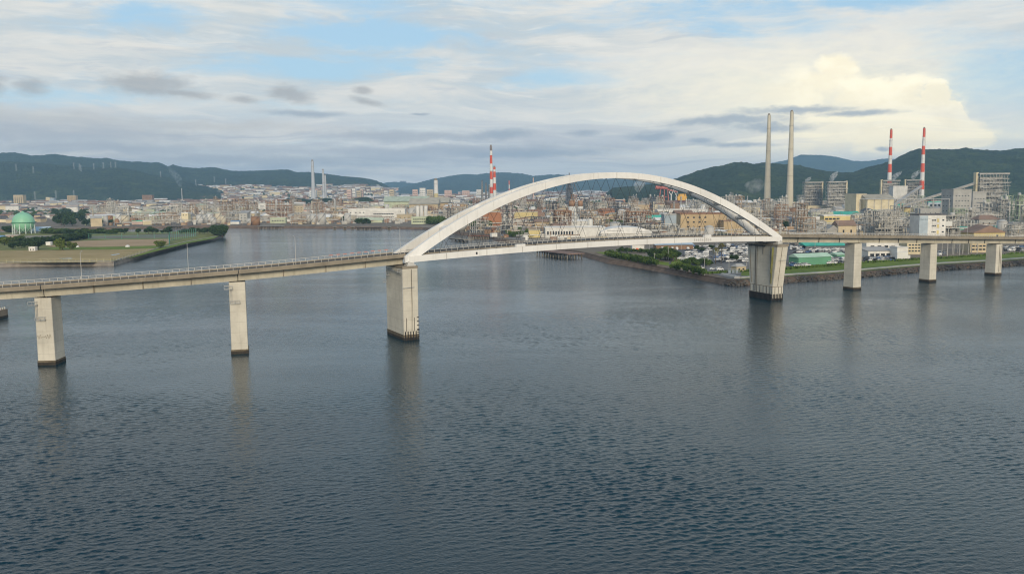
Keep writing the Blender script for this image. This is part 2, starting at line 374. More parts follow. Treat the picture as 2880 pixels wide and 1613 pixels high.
far = [(30000, 1200), (30000, 42000), (-30000, 42000), (-30000, 900)]
struct('ground', fill([(p[0], p[1]) for p in top] + far, LZ, 'ground'), m_ground)
def wallstrip(pts_lo, pts_hi, z0, z1):
    b = MB(); n = len(pts_lo)
    V = [(p[0], p[1], z0) for p in pts_lo] + [(p[0], p[1], z1) for p in pts_hi]
    b.add(V, [(i, i + 1, i + 1 + n, i + n) for i in range(n - 1)]); return b
struct('sea_wall', wallstrip([(p[0], p[1] ) for p in shore], top, -1.5, LZ + .02), m_seawall)
# a pale coping along the near quay edge and the promenade on the right bank
def ribbon(pts, a, b_, z, thick=0):
    A, B = inset(pts, a), inset(pts, b_); n = len(A); q = MB()
    V = [(p[0], p[1], z) for p in A] + [(p[0], p[1], z) for p in B]
    F = [(i, i + 1, i + 1 + n, i + n) for i in range(n - 1)]
    if thick:
        V += [(p[0], p[1], z - thick) for p in A] + [(p[0], p[1], z - thick) for p in B]
        F += [(i, 2 * n + i, 2 * n + i + 1, i + 1) for i in range(n - 1)] + [(n + i, n + i + 1, 3 * n + i + 1, 3 * n + i) for i in range(n - 1)]
    q.add(V, F); return q
right = shore[24:]; mid = shore[17:24]
struct('promenade', ribbon(right, 11.5, 15.5, LZ + .05), m_asph)
m_kerb = M('white kerb', (.58, .56, .52), .8, .08, .3)
struct('kerb', ribbon(right, 9.6, 11.2, LZ + .8, .8), m_kerb)
struct('grass_verge', ribbon(right, 15.6, 41, LZ + .04), m_grass)
struct('shore_bank', ribbon(right, 4.0, 10.1, LZ + .06), m_grass_d)
struct('bank_path', ribbon(mid, 3.6, 12, LZ + .05), M('brown bank earth', (.19, .145, .10), .95, .25, .15, fine=.3))
struct('car_park', fill([G(x, y)[:2] for x, y in [(1880, 742), (1905, 700), (2110, 690), (2390, 690), (2390, 722), (2110, 742), (1960, 762)]], LZ + .07, 'car_park'), M('car park asphalt', (.115, .115, .115), .9, .2, .1))
struct('forecourt', fill([G(x, y)[:2] for x, y in [(1990, 765), (1985, 745), (2110, 738), (2110, 778), (2050, 783)]], LZ + .11, 'forecourt'), M('forecourt concrete', (.17, .165, .155), .9, .2, .2))
struct('lawn', fill([G(x, y)[:2] for x, y in [(1885, 742), (1900, 722), (1930, 722), (1935, 735), (1915, 745)]], LZ + .10, 'lawn'), m_grass)
struct('lawn', fill([G(x, y)[:2] for x, y in [(2085, 766), (2110, 762), (2110, 776), (2085, 775)]], LZ + .14, 'lawn'), m_grass)
struct('kerb', ribbon(mid[4:] + [shore[24]], 12.1, 13.6, LZ + 1.3, 1.3), m_kerb)
struct('grass_strip', ribbon(mid[:5], 12.2, 25, LZ + .045), m_grass)
struct('riverside_road', ribbon(shore[9:17], 14, 22, LZ + .06), M('pale road', (.25, .24, .225), .9, .15, .1))
# the peninsula with the playing fields
pen = [G(x, y, 0) for x, y in [(-400, 752), (0, 751), (155, 748), (320, 747), (342, 741.5), (400, 723), (419, 716), (470, 703), (531, 688), (601, 675), (630, 666)]]
ptop = inset(pen, 2.0)
pback = [G(x, y, LZ)[:2] for x, y in [(633, 650), (600, 647), (560, 651), (450, 652), (330, 652), (250, 651), (120, 652), (0, 653), (-400, 657)]]
struct('field_ground', fill([(p[0], p[1]) for p in ptop] + pback, LZ + .2, 'field_ground'), m_grass_d)
struct('field_sea_wall', wallstrip([(p[0], p[1]) for p in pen], ptop, -1.5, LZ + .22), M('pale sea wall', (.27, .235, .195), .9, .2, .2, streak=.3))
bk = [(pen[-1].x, pen[-1].y)] + [tuple(p) for p in pback]
struct('creek_bank', wallstrip([(p[0], p[1] + 2) for p in bk], bk, -1.5, LZ + .21), m_grass_d)
struct('coping', ribbon(pen, 1.6, 3.2, LZ + .55, .4), m_quay)
def sheet(name, px, z, mat): struct(name, fill([G(x, y)[:2] for x, y in px], z, name), mat)
sheet('playing_field', [(-200, 706), (150, 704), (330, 702), (440, 699), (395, 715), (330, 731), (250, 738), (-200, 740)], LZ + .24, m_dirt2)
sheet('grass_strip', [(130, 697), (280, 695), (452, 691), (480, 689), (440, 698), (330, 701.5), (150, 703.5)], LZ + .26, m_grass)
sheet('playing_field', [(130, 694), (200, 679), (330, 674), (480, 672), (477, 684), (455, 690.5), (280, 694.5)], LZ + .25, m_dirt)
sheet('grass_strip', [(200, 677), (330, 672.5), (480, 670), (470, 671.6), (330, 673.6)], LZ + .27, m_grass)
sheet('sports_court', [(245, 664), (480, 658), (560, 657), (545, 664), (480, 669), (250, 672)], LZ + .25, M('grey green court', (.17, .17, .125), .95, .15, .05))
sheet('yard', [(60, 664), (160, 661), (240, 660), (235, 668), (130, 674), (60, 672)], LZ + .25, M('pale yard', (.27, .24, .19), .95, .2, .05))
sheet('grass_bank', [(480, 689), (600, 664), (622, 660), (602, 671), (531, 684), (420, 712), (400, 718), (360, 728), (395, 714), (450, 697)], LZ + .29, m_grass)

# ------------------------------------------------------------------ hills
def forest(name, a, b_, c=None):
    m = bpy.data.materials.new(name); m.use_nodes = True; q = NG(m.node_tree); bs = m.node_tree.nodes['Principled BSDF']; bs.inputs['Roughness'].default_value = .95
    bs.inputs['Specular IOR Level'].default_value = .1
    pos = q.n('ShaderNodeNewGeometry').outputs['Position']
    o = q.mix(q.ss(q.noise(pos, .006, 6, .6), .35, .65), a, b_)
    o = q.mix(q.m('MULTIPLY', q.ss(q.noise(pos, .05, 4, .7), .42, .62), .75), o, tuple(x * .45 for x in a))
    if c: o = q.mix(q.m('MULTIPLY', q.ss(q.noise(pos, .012, 4), .58, .7), .6), o, c)
    q.lk(o, bs.inputs['Base Color'])
    bp = q.n('ShaderNodeBump'); bp.inputs['Distance'].default_value = 9; bp.inputs['Strength'].default_value = .8
    q.lk(q.noise(pos, .08, 4, .7), bp.inputs['Height']); q.lk(bp.outputs[0], bs.inputs['Normal'])
    return m
m_for = forest('evergreen forest', (.036, .056, .028), (.062, .088, .034), (.095, .115, .04))
m_for2 = forest('dense wooded slope', (.032, .054, .024), (.056, .082, .030), (.085, .105, .034))
def interp(L, x):
    if x <= L[0][0]: return L[0][1]
    for (a, b), (c, d) in zip(L, L[1:]):
        if x <= c: return b + (d - b) * (x - a) / (c - a)
    return L[-1][1]
def hill(name, crest, D, front, back, seed, mat, nx, ny=44, gully=.22, canopy=5.0, p=1.5, label=None):
    x0, x1 = crest[0][0], crest[-1][0]; b = MB(); V = []
    for j in range(ny + 1):
        t = j / ny
        if t < .7: u = t / .7; dep = D - front * (1 - u); gg = 1 - (1 - u) ** p
        else: u = (t - .7) / .3; dep = D + back * u; gg = 1 - u ** 1.5
        for i in range(nx + 1):
            px = x0 + (x1 - x0) * i / nx; d = ray(px, 535)
            X = d.x / d.y * dep
            zc = max(ZT(px, interp(crest, px), D), 4)
            q = Vector((X / 900 + seed, dep / 900, seed * 1.7))
            gl = noise.fractal(q * 1.6, .8, 2.1, 5)
            z = LZ - 1 + (zc - LZ) * max(gg, 0) * (1 + gully * gl * (1 - gg) * 1.6)
            cp = noise.noise(Vector((X / 26, dep / 26, seed))) + .6 * noise.noise(Vector((X / 9, dep / 9, seed + 4)))
            if zc > 6: z += canopy * cp * min(1, gg * 4)
            V.append((X, dep, z))
    n = nx + 1
    b.add(V, [(j * n + i, j * n + i + 1, (j + 1) * n + i + 1, (j + 1) * n + i) for j in range(ny) for i in range(nx)])
    o = struct(name, b, mat, smooth=True); return o
cl_left = [(-150, 436), (0, 432), (10, 430), (50, 429), (95, 437), (130, 437), (140, 434), (165, 434), (200, 439), (250, 443), (290, 446), (305, 443), (330, 450), (375, 455), (395, 454), (425, 457), (450, 456), (475, 467), (490, 463), (520, 470), (560, 473), (600, 470), (635, 477), (660, 481), (720, 480), (800, 477), (812, 476), (835, 484), (865, 483), (900, 487), (930, 490), (960, 495), (1000, 498), (1035, 502), (1055, 507), (1075, 514), (1090, 523), (1105, 531)]
hill('hill', cl_left, 6600, 2000, 1500, 3.1, m_for, 460, canopy=5)
hill('hill', [(-150, 450), (0, 452), (60, 456), (110, 458), (160, 462), (220, 468), (270, 472), (330, 470), (380, 478), (430, 490), (480, 500), (520, 510), (560, 520), (600, 528), (620, 534)], 4900, 1150, 900, 8.4, m_for, 300, canopy=4.5)
hill('foothill', [(400, 543), (440, 537), (500, 531), (600, 525), (660, 526), (700, 521), (780, 524), (860, 527), (930, 525), (990, 527), (1050, 529), (1110, 536)], 5400, 1500, 700, 15.2, m_for, 200, 24, gully=.5, canopy=1.5, p=1.3)
hill('hill', [(1040, 522), (1075, 515), (1110, 511), (1150, 514), (1190, 516), (1260, 520), (1300, 530)], 11400, 1200, 900, 5.5, m_for, 90, 30, canopy=6)
hill('hill', [(1120, 531), (1160, 518), (1190, 510), (1220, 503), (1270, 494), (1310, 489), (1340, 491), (1365, 487), (1400, 485), (1430, 485), (1470, 488), (1500, 495), (1540, 491), (1570, 490), (1600, 493), (1650, 500), (1700, 503), (1760, 500), (1820, 506), (1880, 512), (1950, 515), (2050, 520), (2100, 524)], 10000, 2400, 1500, 12.2, m_for, 300, 36, canopy=7)
hill('hill', [(1720, 528), (1800, 522), (1860, 514), (1895, 503), (1920, 495), (1960, 481), (2000, 470), (2030, 465), (2065, 457), (2085, 456), (2120, 461), (2150, 457), (2190, 461), (2250, 466), (2300, 478), (2360, 485), (2400, 484), (2440, 470), (2480, 460), (2510, 450), (2530, 437), (2560, 425), (2580, 418), (2620, 420), (2680, 421), (2710, 417), (2760, 422), (2810, 424), (2850, 418), (2880, 417), (3050, 425)], 3500, 900, 700, 21.7, m_for2, 560, 50, canopy=4.5, p=1.7)
hill('hill', [(2080, 500), (2150, 462), (2210, 450), (2250, 435), (2310, 436), (2350, 441), (2400, 453), (2440, 453), (2480, 446), (2500, 446), (2560, 452), (2620, 480)], 10800, 2200, 1200, 30.3, m_for2, 200, 36, canopy=6)
hill('wooded_mound', [(790, 562), (806, 556), (840, 557), (880, 560), (930, 556), (960, 561), (1000, 556), (1035, 553), (1048, 562), (1060, 572)], 2780, 90, 120, 41, m_for2, 130, 16, canopy=3.5)
hill('wooded_mound', [(1704, 541), (1716, 532), (1730, 528), (1765, 528), (1785, 532), (1800, 541)], 3900, 160, 200, 44, m_for2, 80, 16, canopy=4)

# ------------------------------------------------------------------ bridge
PLc, PRc = Vector((-40.5, 325.5)), Vector((125., 429.))
SPAN = (PRc - PLc).length
be = (PRc - PLc).normalized(); bn2 = Vector((be.y, -be.x))
KN = [Vector((-330, 290)), Vector((-268, 281)), Vector((-208.5, 275.5)), Vector((-149.5, 279.5)), Vector((-93.5, 296.0)), PLc, PLc.lerp(PRc, .5), PRc, Vector((181, 462.5)), Vector((237.5, 497)), Vector((293.5, 531)), Vector((350, 566)), Vector((407, 601)), Vector((465, 637))]
def catmull(P, i, t):
    a, b, c, d = P[max(i - 1, 0)], P[i], P[i + 1], P[min(i + 2, len(P) - 1)]
    return .5 * ((2 * b) + (c - a) * t + (2 * a - 5 * b + 4 * c - d) * t * t + (3 * b - a - 3 * c + d) * t ** 3)
CLP = []
for i in range(len(KN) - 1):
    for k in range(40): CLP.append((catmull(KN, i, k / 40), i + k / 40))
CLP.append((KN[-1], len(KN) - 1.0))
acc = [0.0]
for (a, _), (b, _) in zip(CLP, CLP[1:]): acc.append(acc[-1] + (b - a).length)
s_of = {}
for k, (p, i) in enumerate(CLP):
    if abs(i - round(i)) < 1e-6: s_of[int(round(i))] = acc[k]
S0 = s_of[5]; acc = [a - S0 for a in acc]
KS = {i: s - S0 for i, s in s_of.items()}
def cl(s):
    lo, hi = 0, len(acc) - 1
    while hi - lo > 1:
        m = (lo + hi) // 2
        if acc[m] <= s: lo = m
        else: hi = m
    t = (s - acc[lo]) / (acc[hi] - acc[lo]); a, b = CLP[lo][0], CLP[hi][0]
    d = (b - a).normalized()
    return a.lerp(b, t), d
SE = KS[7]
def zdeck(s):
    if s < 0: return 31.2 + .047 * s
    if s > SE: return 31.2 - .043 * (s - SE)
    u = (s - SE / 2) / (SE / 2); return 31.2 + 2.0 * (1 - u * u)
def bp_(s, off, z):
    p, d = cl(s); return Vector((p.x + d.y * off, p.y - d.x * off, z))
def sweepdeck(mb, s0, s1, sec, step=5.0, m=0):
    n = max(1, int((s1 - s0) / step)); rings = []
    for k in range(n + 1):
        s = s0 + (s1 - s0) * k / n; z = zdeck(s); rings.append([bp_(s, o, z + dz) for o, dz in sec])
    mb.sweep(rings, m)
bridge = thing('arch_bridge', 'white steel tied arch road bridge on tall concrete piers across the water', 'bridge')
HW = 6.2
OC = .75                                      # arch centre line offset
knots = [1, 2, 3, 4, 5, 7, 8, 9, 10, 11, 12, 13]
for a, b in zip(knots, knots[1:]):
    if a == 5: continue
    s0, s1 = KS[a] + .12, KS[b] - .12
    if b == 5: s1 = KS[5] - 1.6
    if a == 7: s0 = KS[7] + 3.2
    mb = MB(); sweepdeck(mb, s0, s1, [(-3.3, -.55), (3.3, -.55), (3.0, -3.55), (-3.0, -3.55)]); gd = obj('girder', mb, m_conc2, bridge)
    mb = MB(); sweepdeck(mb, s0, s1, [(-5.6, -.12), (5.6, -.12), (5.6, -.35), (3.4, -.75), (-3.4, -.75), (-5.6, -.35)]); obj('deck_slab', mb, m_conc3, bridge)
    mb = MB(); sweepdeck(mb, s0, s1, [(-4.9, -.03), (4.9, -.03), (4.9, -.11), (-4.9, -.11)]); obj('road_surface', mb, m_asph, bridge)
    for sd in (-1, 1):
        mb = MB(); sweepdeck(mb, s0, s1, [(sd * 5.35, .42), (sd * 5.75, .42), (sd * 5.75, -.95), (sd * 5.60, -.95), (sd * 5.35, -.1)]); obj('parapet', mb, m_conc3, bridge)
    L = s1 - s0; nd = max(2, round(L / 16))
    for k in range(1, nd):
        s = s0 + L * k / nd; z = zdeck(s); mb = MB(); p, d = cl(s)
        mb.bar(bp_(s, 3.62, z - .9), bp_(s, 3.36, z - 3.5), .22); obj('drain_pipe', mb, m_dark if a > 6 else m_conc3, gd)
# deck inside the arch
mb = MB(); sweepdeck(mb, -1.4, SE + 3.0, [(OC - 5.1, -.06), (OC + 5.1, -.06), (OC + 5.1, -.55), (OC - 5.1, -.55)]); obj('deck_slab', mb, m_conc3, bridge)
mb = MB(); sweepdeck(mb, -1.4, SE + 3.0, [(OC - 4.4, .0), (OC + 4.4, .0), (OC + 4.4, -.05), (OC - 4.4, -.05)]); obj('road_surface', mb, m_asph, bridge)
for k in range(26):
    s = 4 + (SE - 8) * k / 25; mb = MB(); z = zdeck(s); mb.bar(bp_(s, OC - 5.3, z - 1.1), bp_(s, OC + 5.3, z - 1.1), .4, 1.1); obj('cross_beam', mb, m_white, bridge)
# railings: rails, then each near post
post = MB(); post.box((0, 0, .5), (.13, .13, 1.0)); post_me = post.mesh('railing_post', m_rail)
def railing(s0, s1, off, near, z0=.42, sp=2.4):
    mb = MB()
    for h in ((.98,) if near else (.5, .98)):
        n = max(1, int((s1 - s0) / 4)); P = [bp_(s0 + (s1 - s0) * k / n, off, zdeck(s0 + (s1 - s0) * k / n) + z0 + h) for k in range(n + 1)]
        for p, q in zip(P, P[1:]): mb.bar(p, q, .09, .04 if h < .9 else .13)
    n = int((s1 - s0) / sp)
    if not near:
        for k in range(n + 1):
            s = s0 + (s1 - s0) * k / n; p = bp_(s, off, zdeck(s) + z0); mb.box((p.x, p.y, p.z + .5), (.14, .14, 1))
    o = obj('railing', mb, m_rail, bridge)
    if near:
        for k in range(n + 1):
            s = s0 + (s1 - s0) * k / n; p = bp_(s, off, zdeck(s) + z0); d = cl(s)[1]
            obj('railing_post', post_me, None, o, p, math.atan2(d.y, d.x))
railing(KS[2], -1.8, 5.55, True); railing(KS[1], -1.8, -5.55, False)
railing(SE + 3.4, KS[12], 5.55, True); railing(SE + 3.4, KS[13], -5.55, False)
railing(3, SE - 3, OC + 4.8, True, -.06); railing(3, SE - 3, OC - 4.8, False, -.06)
# red and white markers on the far kerb before the arch
for k in range(9):
    s = -26 + k * 2.7; mb = MB(); p = bp_(s, -5.55, zdeck(s) + 1.45); mb.box((p.x, p.y, p.z), (1.3, .2, .28), math.atan2(be.y, be.x)); obj('delineator', mb, M('faded red marker', (.55, .22, .17), .6, .1, 1), bridge)
# ribs and ties
m_splice = M('bolted splice', (.40, .385, .35), .6, .2, .5)
U0 = SE / 2
def ztop(s): u = s - U0; return 61.3 - .00296 * u * u - 1.1e-8 * u ** 4
def zlow(s): u = s - U0; return 58.85 - .00332 * u * u + 1.5e-8 * u ** 4
def roff(z, sd): return OC + sd * (HW - 3.0 * min(1, max(0, (z - 31) / 18)) ** .8)
ARCH = {}
for sd in (-1, 1):
    mb = MB(); rings = []
    N = 56; s0, s1 = -2.6, SE + 2.6
    for k in range(N + 1):
        s = s0 + (s1 - s0) * k / N; zt, zl = ztop(s), max(zlow(s), 28.3)
        if zt - zl < 1.2: zt = zl + 1.2
        ot, ol = roff(zt, sd), roff(zl, sd); w = .72
        rings.append([bp_(s, ol - w, zl), bp_(s, ol + w, zl), bp_(s, ot + w, zt), bp_(s, ot - w, zt)])
    mb.sweep(rings); rib = obj('arch_rib', mb, m_white, bridge)
    for k in range(1, 16):
        s = SE * k / 16; zt, zl = ztop(s), max(zlow(s), 28.3); mb = MB(); oo = .745
        mb.bar(bp_(s, roff(zl, sd) + oo, zl + .05), bp_(s, roff(zt, sd) + oo, zt - .02), .16, .06); obj('splice_plate', mb, m_splice, rib)
    mb = MB(); rings = []
    for k in range(41):
        s = -1.0 + (SE + 2.0) * k / 40; z = zdeck(s) - .55; o = OC + sd * HW
        rings.append([bp_(s, o - .85, z - 2.25), bp_(s, o + .85, z - 2.25), bp_(s, o + .85, z), bp_(s, o - .85, z)])
    mb.sweep(rings); tie = obj('tie_girder', mb, m_white, bridge)
    if sd > 0: near_tie = tie
    nodes = [SE / 2 + (k - 8) * 10.45 for k in range(17)]
    for s in nodes:
        zt = zlow(s) + .2; o1 = roff(zt, sd); h = zt - zdeck(s)
        if h < 4: continue
        for dr in (-1, 1):
            st_ = s + dr * .52 * h
            if not 3 < st_ < SE - 3: continue
            mb = MB(); mb.tube(bp_(s, o1, zt), bp_(st_, OC + sd * HW, zdeck(st_) - .6), .065, n=6); obj('hanger', mb, m_cable, bridge)
for u in (-80, -64.5, -48, -31, -15, 0, 15, 31, 48, 64.5, 80):
    s = U0 + u; zc = (ztop(s) + zlow(s)) / 2; mb = MB()
    dz = ztop(s + .5) - ztop(s - .5); L = .9
    a, b = roff(zc, -1) + .9, roff(zc, 1) - .9
    ring = []
    for o in (a, b):
        fl = 1.25 if False else 1.0
        ring.append([bp_(s - L * fl, o, zc + .55 - dz * L * fl), bp_(s + L * fl, o, zc + .55 + dz * L * fl), bp_(s + L * fl, o, zc - .55 + dz * L * fl), bp_(s - L * fl, o, zc - .55 - dz * L * fl)])
    mb.sweep(ring); obj('arch_brace', mb, m_white, bridge)
def tie_local(s, up, out): return bp_(s, OC + HW + .85 + out, zdeck(s) - .55 + up)
ang_b = math.atan2(be.y, be.x)
for s in (47.0, SE - 47.0):
    p = bp_(s, OC + HW + .3, zdeck(s) - .55); mb = MB(); mb.box((p.x, p.y, p.z + .5), (4.2, 1.3, 1.1), ang_b); obj('access_housing', mb, m_white, near_tie)
p = tie_local(27, -1.1, .02); mb = MB(); mb.box(p, (.7, .12, .9), ang_b); obj('manhole', mb, m_dark, near_tie)
for s in (14, 31.5, 47.8, 64, 80, 96, 112, 128, 146, 163, SE - 16):
    p = tie_local(s, -1.1, .03); mb = MB(); mb.box(p, (.2, .08, 2.2), ang_b); obj('splice_plate', mb, m_splice, near_tie)
m_let = M('grey lettering', (.33, .32, .30), .6, .1, 1)
for k in range(9):                               # worn name lettering on the tie
    s = 140 + k * 1.25; mb = MB()
    for dx, up, w_, h_ in ((-.25, -1.15, .16, 1.1), (.22, -1.25, .16, .9), (0, -.72 - .3 * (k % 3), .6, .14)):
        p = tie_local(s + dx, up, .03); mb.box(p, (w_, .05, h_), ang_b)
    obj('lettering', mb, m_let, near_tie)
# bearings
m_bear = M('bearing steel', (.5, .49, .46), .5, .1, 1)
for s in (-.5, SE + .5):
    for sd in (-1, 1):
        p = bp_(s, OC + sd * HW, 27.9); mb = MB(); mb.box((p.x, p.y, 28.0), (2.6, 2.2, .8), ang_b); mb.box((p.x, p.y, 27.4), (3.4, 2.8, .5), ang_b); obj('bearing', mb, m_bear, bridge)
# piers
SKEW = Matrix.Rotation(R(-7), 2); SKEWM = Matrix.Rotation(R(-11), 2)
def pier_ring(c, d, la, wt, z, ch=.14):
    n = Vector((d.y, -d.x)); P = []
    for x, y in ((-la / 2 + ch, -wt / 2), (la / 2 - ch, -wt / 2), (la / 2, -wt / 2 + ch), (la / 2, wt / 2 - ch), (la / 2 - ch, wt / 2), (-la / 2 + ch, wt / 2), (-la / 2, wt / 2 - ch), (-la / 2, -wt / 2 + ch)):
        q = c + d * x + n * y; P.append((q.x, q.y, z))
    return P
def lp(c, d, x, y, z):
    n = Vector((d.y, -d.x)); q = c + d * x + n * y; return Vector((q.x, q.y, z))
def platform(parent, c, d, x0, x1, y, z, h=1.1):
    mb = MB(); 
    for k in range(2):
        mb.bar(lp(c, d, x0, y + k * 1.0, z), lp(c, d, x1, y + k * 1.0, z), .14)
        mb.bar(lp(c, d, x0, y + k * 1.0, z + h), lp(c, d, x1, y + k * 1.0, z + h), .1)
    for x in (x0, (x0 + x1) / 2, x1):
        mb.bar(lp(c, d, x, y + 1, z), lp(c, d, x, y + 1, z + h), .1); mb.bar(lp(c, d, x, y, z), lp(c, d, x, y + 1, z), .1)
    obj('inspection_platform', mb, m_gal, parent)
for i in (1, 2, 3, 4, 8, 9, 10, 11, 12):
    s = KS[i]; c, d = cl(s); d = SKEW @ d; zt = zdeck(s) - 3.95
    la, wt = 5.4, 7.0
    mb = MB(); mb.sweep([pier_ring(c, d, la * 1.04, wt * 1.04, -5), pier_ring(c, d, la, wt, 4), pier_ring(c, d, la * .97, wt * .98, zt)]); pr = obj('pier', mb, m_conc, bridge)
    mb = MB(); mb.sweep([pier_ring(c, d, la * 1.07, wt * 1.06, -4), pier_ring(c, d, la * 1.07, wt * 1.06, .95)]); obj('tide_mark', mb, m_tide, pr)
    mb = MB(); mb.sweep([pier_ring(c, d, la * 1.06, wt * 1.055, .95), pier_ring(c, d, la * 1.055, wt * 1.05, 1.5)]); obj('stained_band', mb, m_tide2, pr)
    mb = MB(); 
    for x in (-1.6, 1.6): q = lp(c, d, x, 0, zt + .2); mb.box(q, (1.1, 5, .42), math.atan2(d.y, d.x))
    obj('bearing', mb, m_dark, pr)
    if i in (3, 4):
        platform(pr, c, d, -la / 2 - 1.4, -la / 2 + 1.2, wt / 2 + .1, zt - 2.2)
        platform(pr, c, d, -la / 2 + .3, -la / 2 + 3.4, wt / 2 + .05, zt - 7.0, .9)
        mb = MB()
        for x in (.5, .95): mb.bar(lp(c, d, -la / 2 + x, wt / 2 + .15, zt - 7), lp(c, d, -la / 2 + x, wt / 2 + .15, zt - 2), .07)
        for k in range(12): mb.bar(lp(c, d, -la / 2 + .5, wt / 2 + .15, zt - 7 + k * .42), lp(c, d, -la / 2 + .95, wt / 2 + .15, zt - 7 + k * .42), .05)
        obj('ladder', mb, m_gal, pr)
    if i == 3:
        mb = MB(); x, y = -la / 2 + .3, wt / 2 + .02; prev = None
        for k in range(26):
            q = lp(c, d, x + k * .17, wt / 2 + .03, 9.2 + .9 * noise.noise(Vector((k * .45, 3, 1))) + .5 * math.sin(k * 1.4))
            if prev is not None: mb.bar(prev, q, .05, .05)
            prev = q
        obj('crack_stain', mb, m_tide2, pr)
    if i == 10:
        for x, w_ in ((.2, .35), (1.4, .18)):
            mb = MB(); mb.bar(lp(c, d, x, wt / 2 + .0, zt - .6), lp(c, d, x, wt / 2 + .08, 2), w_, .12); obj('drain_stain', mb, m_stain, pr)
# left main pier
def fenders(parent, c, d, xs, y, z0, z1, w=.42, nrm='y'):
    for x in xs:
        mb = MB()
        if nrm == 'y': mb.bar(lp(c, d, x, y + .15, z0), lp(c, d, x, y + .15, z1), w, .3)
        else: mb.bar(lp(c, d, y - .15, x, z0), lp(c, d, y - .15, x, z1), .3, w)
        obj('fender', mb, m_rub, parent)
c, d = Vector((-41.2, 325.2)), Matrix.Rotation(R(-4), 2) @ be
mb = MB(); mb.sweep([pier_ring(c, d, 5.9, 17.8, -6, .25), pier_ring(c, d, 5.9, 17.8, 27.1, .25)]); pl = obj('main_pier', mb, m_conc, bridge); pl['label'] = 'left main pier with one black drain stain down its end face'
mb = MB(); mb.sweep([pier_ring(c, d, 6.05, 17.95, 26.2, .25), pier_ring(c, d, 6.05, 17.95, 27.15, .25)]); obj('pier_cap', mb, m_conc3, pl)
mb = MB(); mb.sweep([pier_ring(c, d, 6.15, 18.05, -4, .25), pier_ring(c, d, 6.15, 18.05, .9, .25)]); obj('tide_mark', mb, m_tide, pl)
mb = MB(); mb.sweep([pier_ring(c, d, 6.1, 18.0, .9, .25), pier_ring(c, d, 6.1, 18.0, 2.0, .25)]); obj('stained_band', mb, m_tide2, pl)
fenders(pl, c, d, [-2.4, -1.4, -.35, .7, 1.75], 8.95, -.3, 3.2, .68)
for x in (-1.9, 1.2): mb = MB(); mb.bar(lp(c, d, x, 8.95, 3.2), lp(c, d, x, 8.95, 8.2), .28, .15); obj('fender_rail', mb, m_rub, pl)
mb = MB(); mb.bar(lp(c, d, .45, 8.9, 26), lp(c, d, .45, 8.97, 13), .7, .12); mb.bar(lp(c, d, .45, 8.97, 13), lp(c, d, .2, 8.94, 3), .5, .1); obj('drain_stain', mb, m_stain, pl)
for k in range(8):
    z = 8.3 - k * 1.5 if k < 4 else 3.4 - (k - 4) * .75
    mb = MB(); mb.bar(lp(c, d, 2.2, 9.0, z), lp(c, d, 3.05, 9.0, z), .22, .25); obj('depth_mark', mb, m_rub, pl)
mb = MB(); mb.bar(lp(c, d, -3.1, 9.1, 19.2), lp(c, d, 1.4, 9.1, 19.4), .22); obj('service_pipe', mb, m_gal, pl)
mb = MB(); mb.bar(lp(c, d, -2.98, 8.3, 26.2), lp(c, d, -2.98, 8.3, 8), .2); obj('service_pipe', mb, m_gal, pl)
platform(pl, c, d, -4.4, -3.0, -5.2, 23, 1.2); platform(pl, c, d, -4.6, -3.2, -8.6, 20, 1.0); platform(pl, c, d, -4.2, -3.0, 6, 25, 1.0)
mb = MB(); mb.bar(lp(c, d, -3.4, -7.5, 25.6), lp(c, d, -3.6, 8.5, 24.6), .35, .25); obj('service_walkway', mb, m_gal, pl)
# right main pier, flared above the fender block
c, d = Vector((125.4, 428.6)), SKEWM @ be
rr = [pier_ring(c, d, 6.2, 18.0, -6, .25), pier_ring(c, d, 6.2, 18.0, 6.6, .25), pier_ring(c, d, 6.2, 18.2, 6.8, .25), pier_ring(c, d, 6.2, 24.0, 26.4, .25), pier_ring(c, d, 6.2, 24.4, 27.1, .25)]
mb = MB(); mb.sweep(rr); pr = obj('main_pier', mb, m_conc, bridge); pr['label'] = 'right main pier, flared at the top with dark drain stripes'
mb = MB(); mb.sweep([pier_ring(c, d, 6.6, 24.8, 26.2, .25), pier_ring(c, d, 6.6, 24.8, 27.15, .25)]); obj('pier_cap', mb, m_conc3, pr)
mb = MB(); mb.sweep([pier_ring(c, d, 6.35, 18.15, 6.45, .25), pier_ring(c, d, 6.35, 18.15, 6.75, .25)]); obj('ledge', mb, m_conc3, pr)
mb = MB(); mb.sweep([pier_ring(c, d, 6.4, 18.2, -4, .25), pier_ring(c, d, 6.4, 18.2, 1.0, .25)]); obj('tide_mark', mb, m_tide, pr)
fenders(pr, c, d, [-8.5 + k * .95 for k in range(19)], -3.2, -.5, 3.1, .6, 'x')
fenders(pr, c, d, [-2.8, -2.0, -1.1, -.2, .7, 1.6, 2.5], 9.1, -.5, 3.1, .55)
for x in (-8.5, -6, -3.4, -.8, 1.8, 4.4, 7.0, 8.7): mb = MB(); mb.bar(lp(c, d, -3.2, x, 3.1), lp(c, d, -3.2, x, 6.4), .15, .18); obj('fender_rail', mb, m_rub, pr)
for x in (-1.8, .2, 2.0): mb = MB(); mb.bar(lp(c, d, x, 9.08, 3.1), lp(c, d, x, 9.08, 6.4), .18, .15); obj('fender_rail', mb, m_rub, pr)
def rstain(y0, y1, w, z0, z1, mat): mb = MB(); mb.bar(lp(c, d, -3.11, y0, z0), lp(c, d, -3.13, y1, z1), .1, w); obj('drain_stain', mb, mat, pr)
rstain(-9.6, -7.6, .35, 26, 7.5, m_tide2); rstain(-4.6, -4.6, .5, 26, 3.5, m_stain); rstain(-3.4, -3.5, .25, 26, 6.8, m_tide2); rstain(1.0, 1.0, .3, 26.1, 22, m_stain)
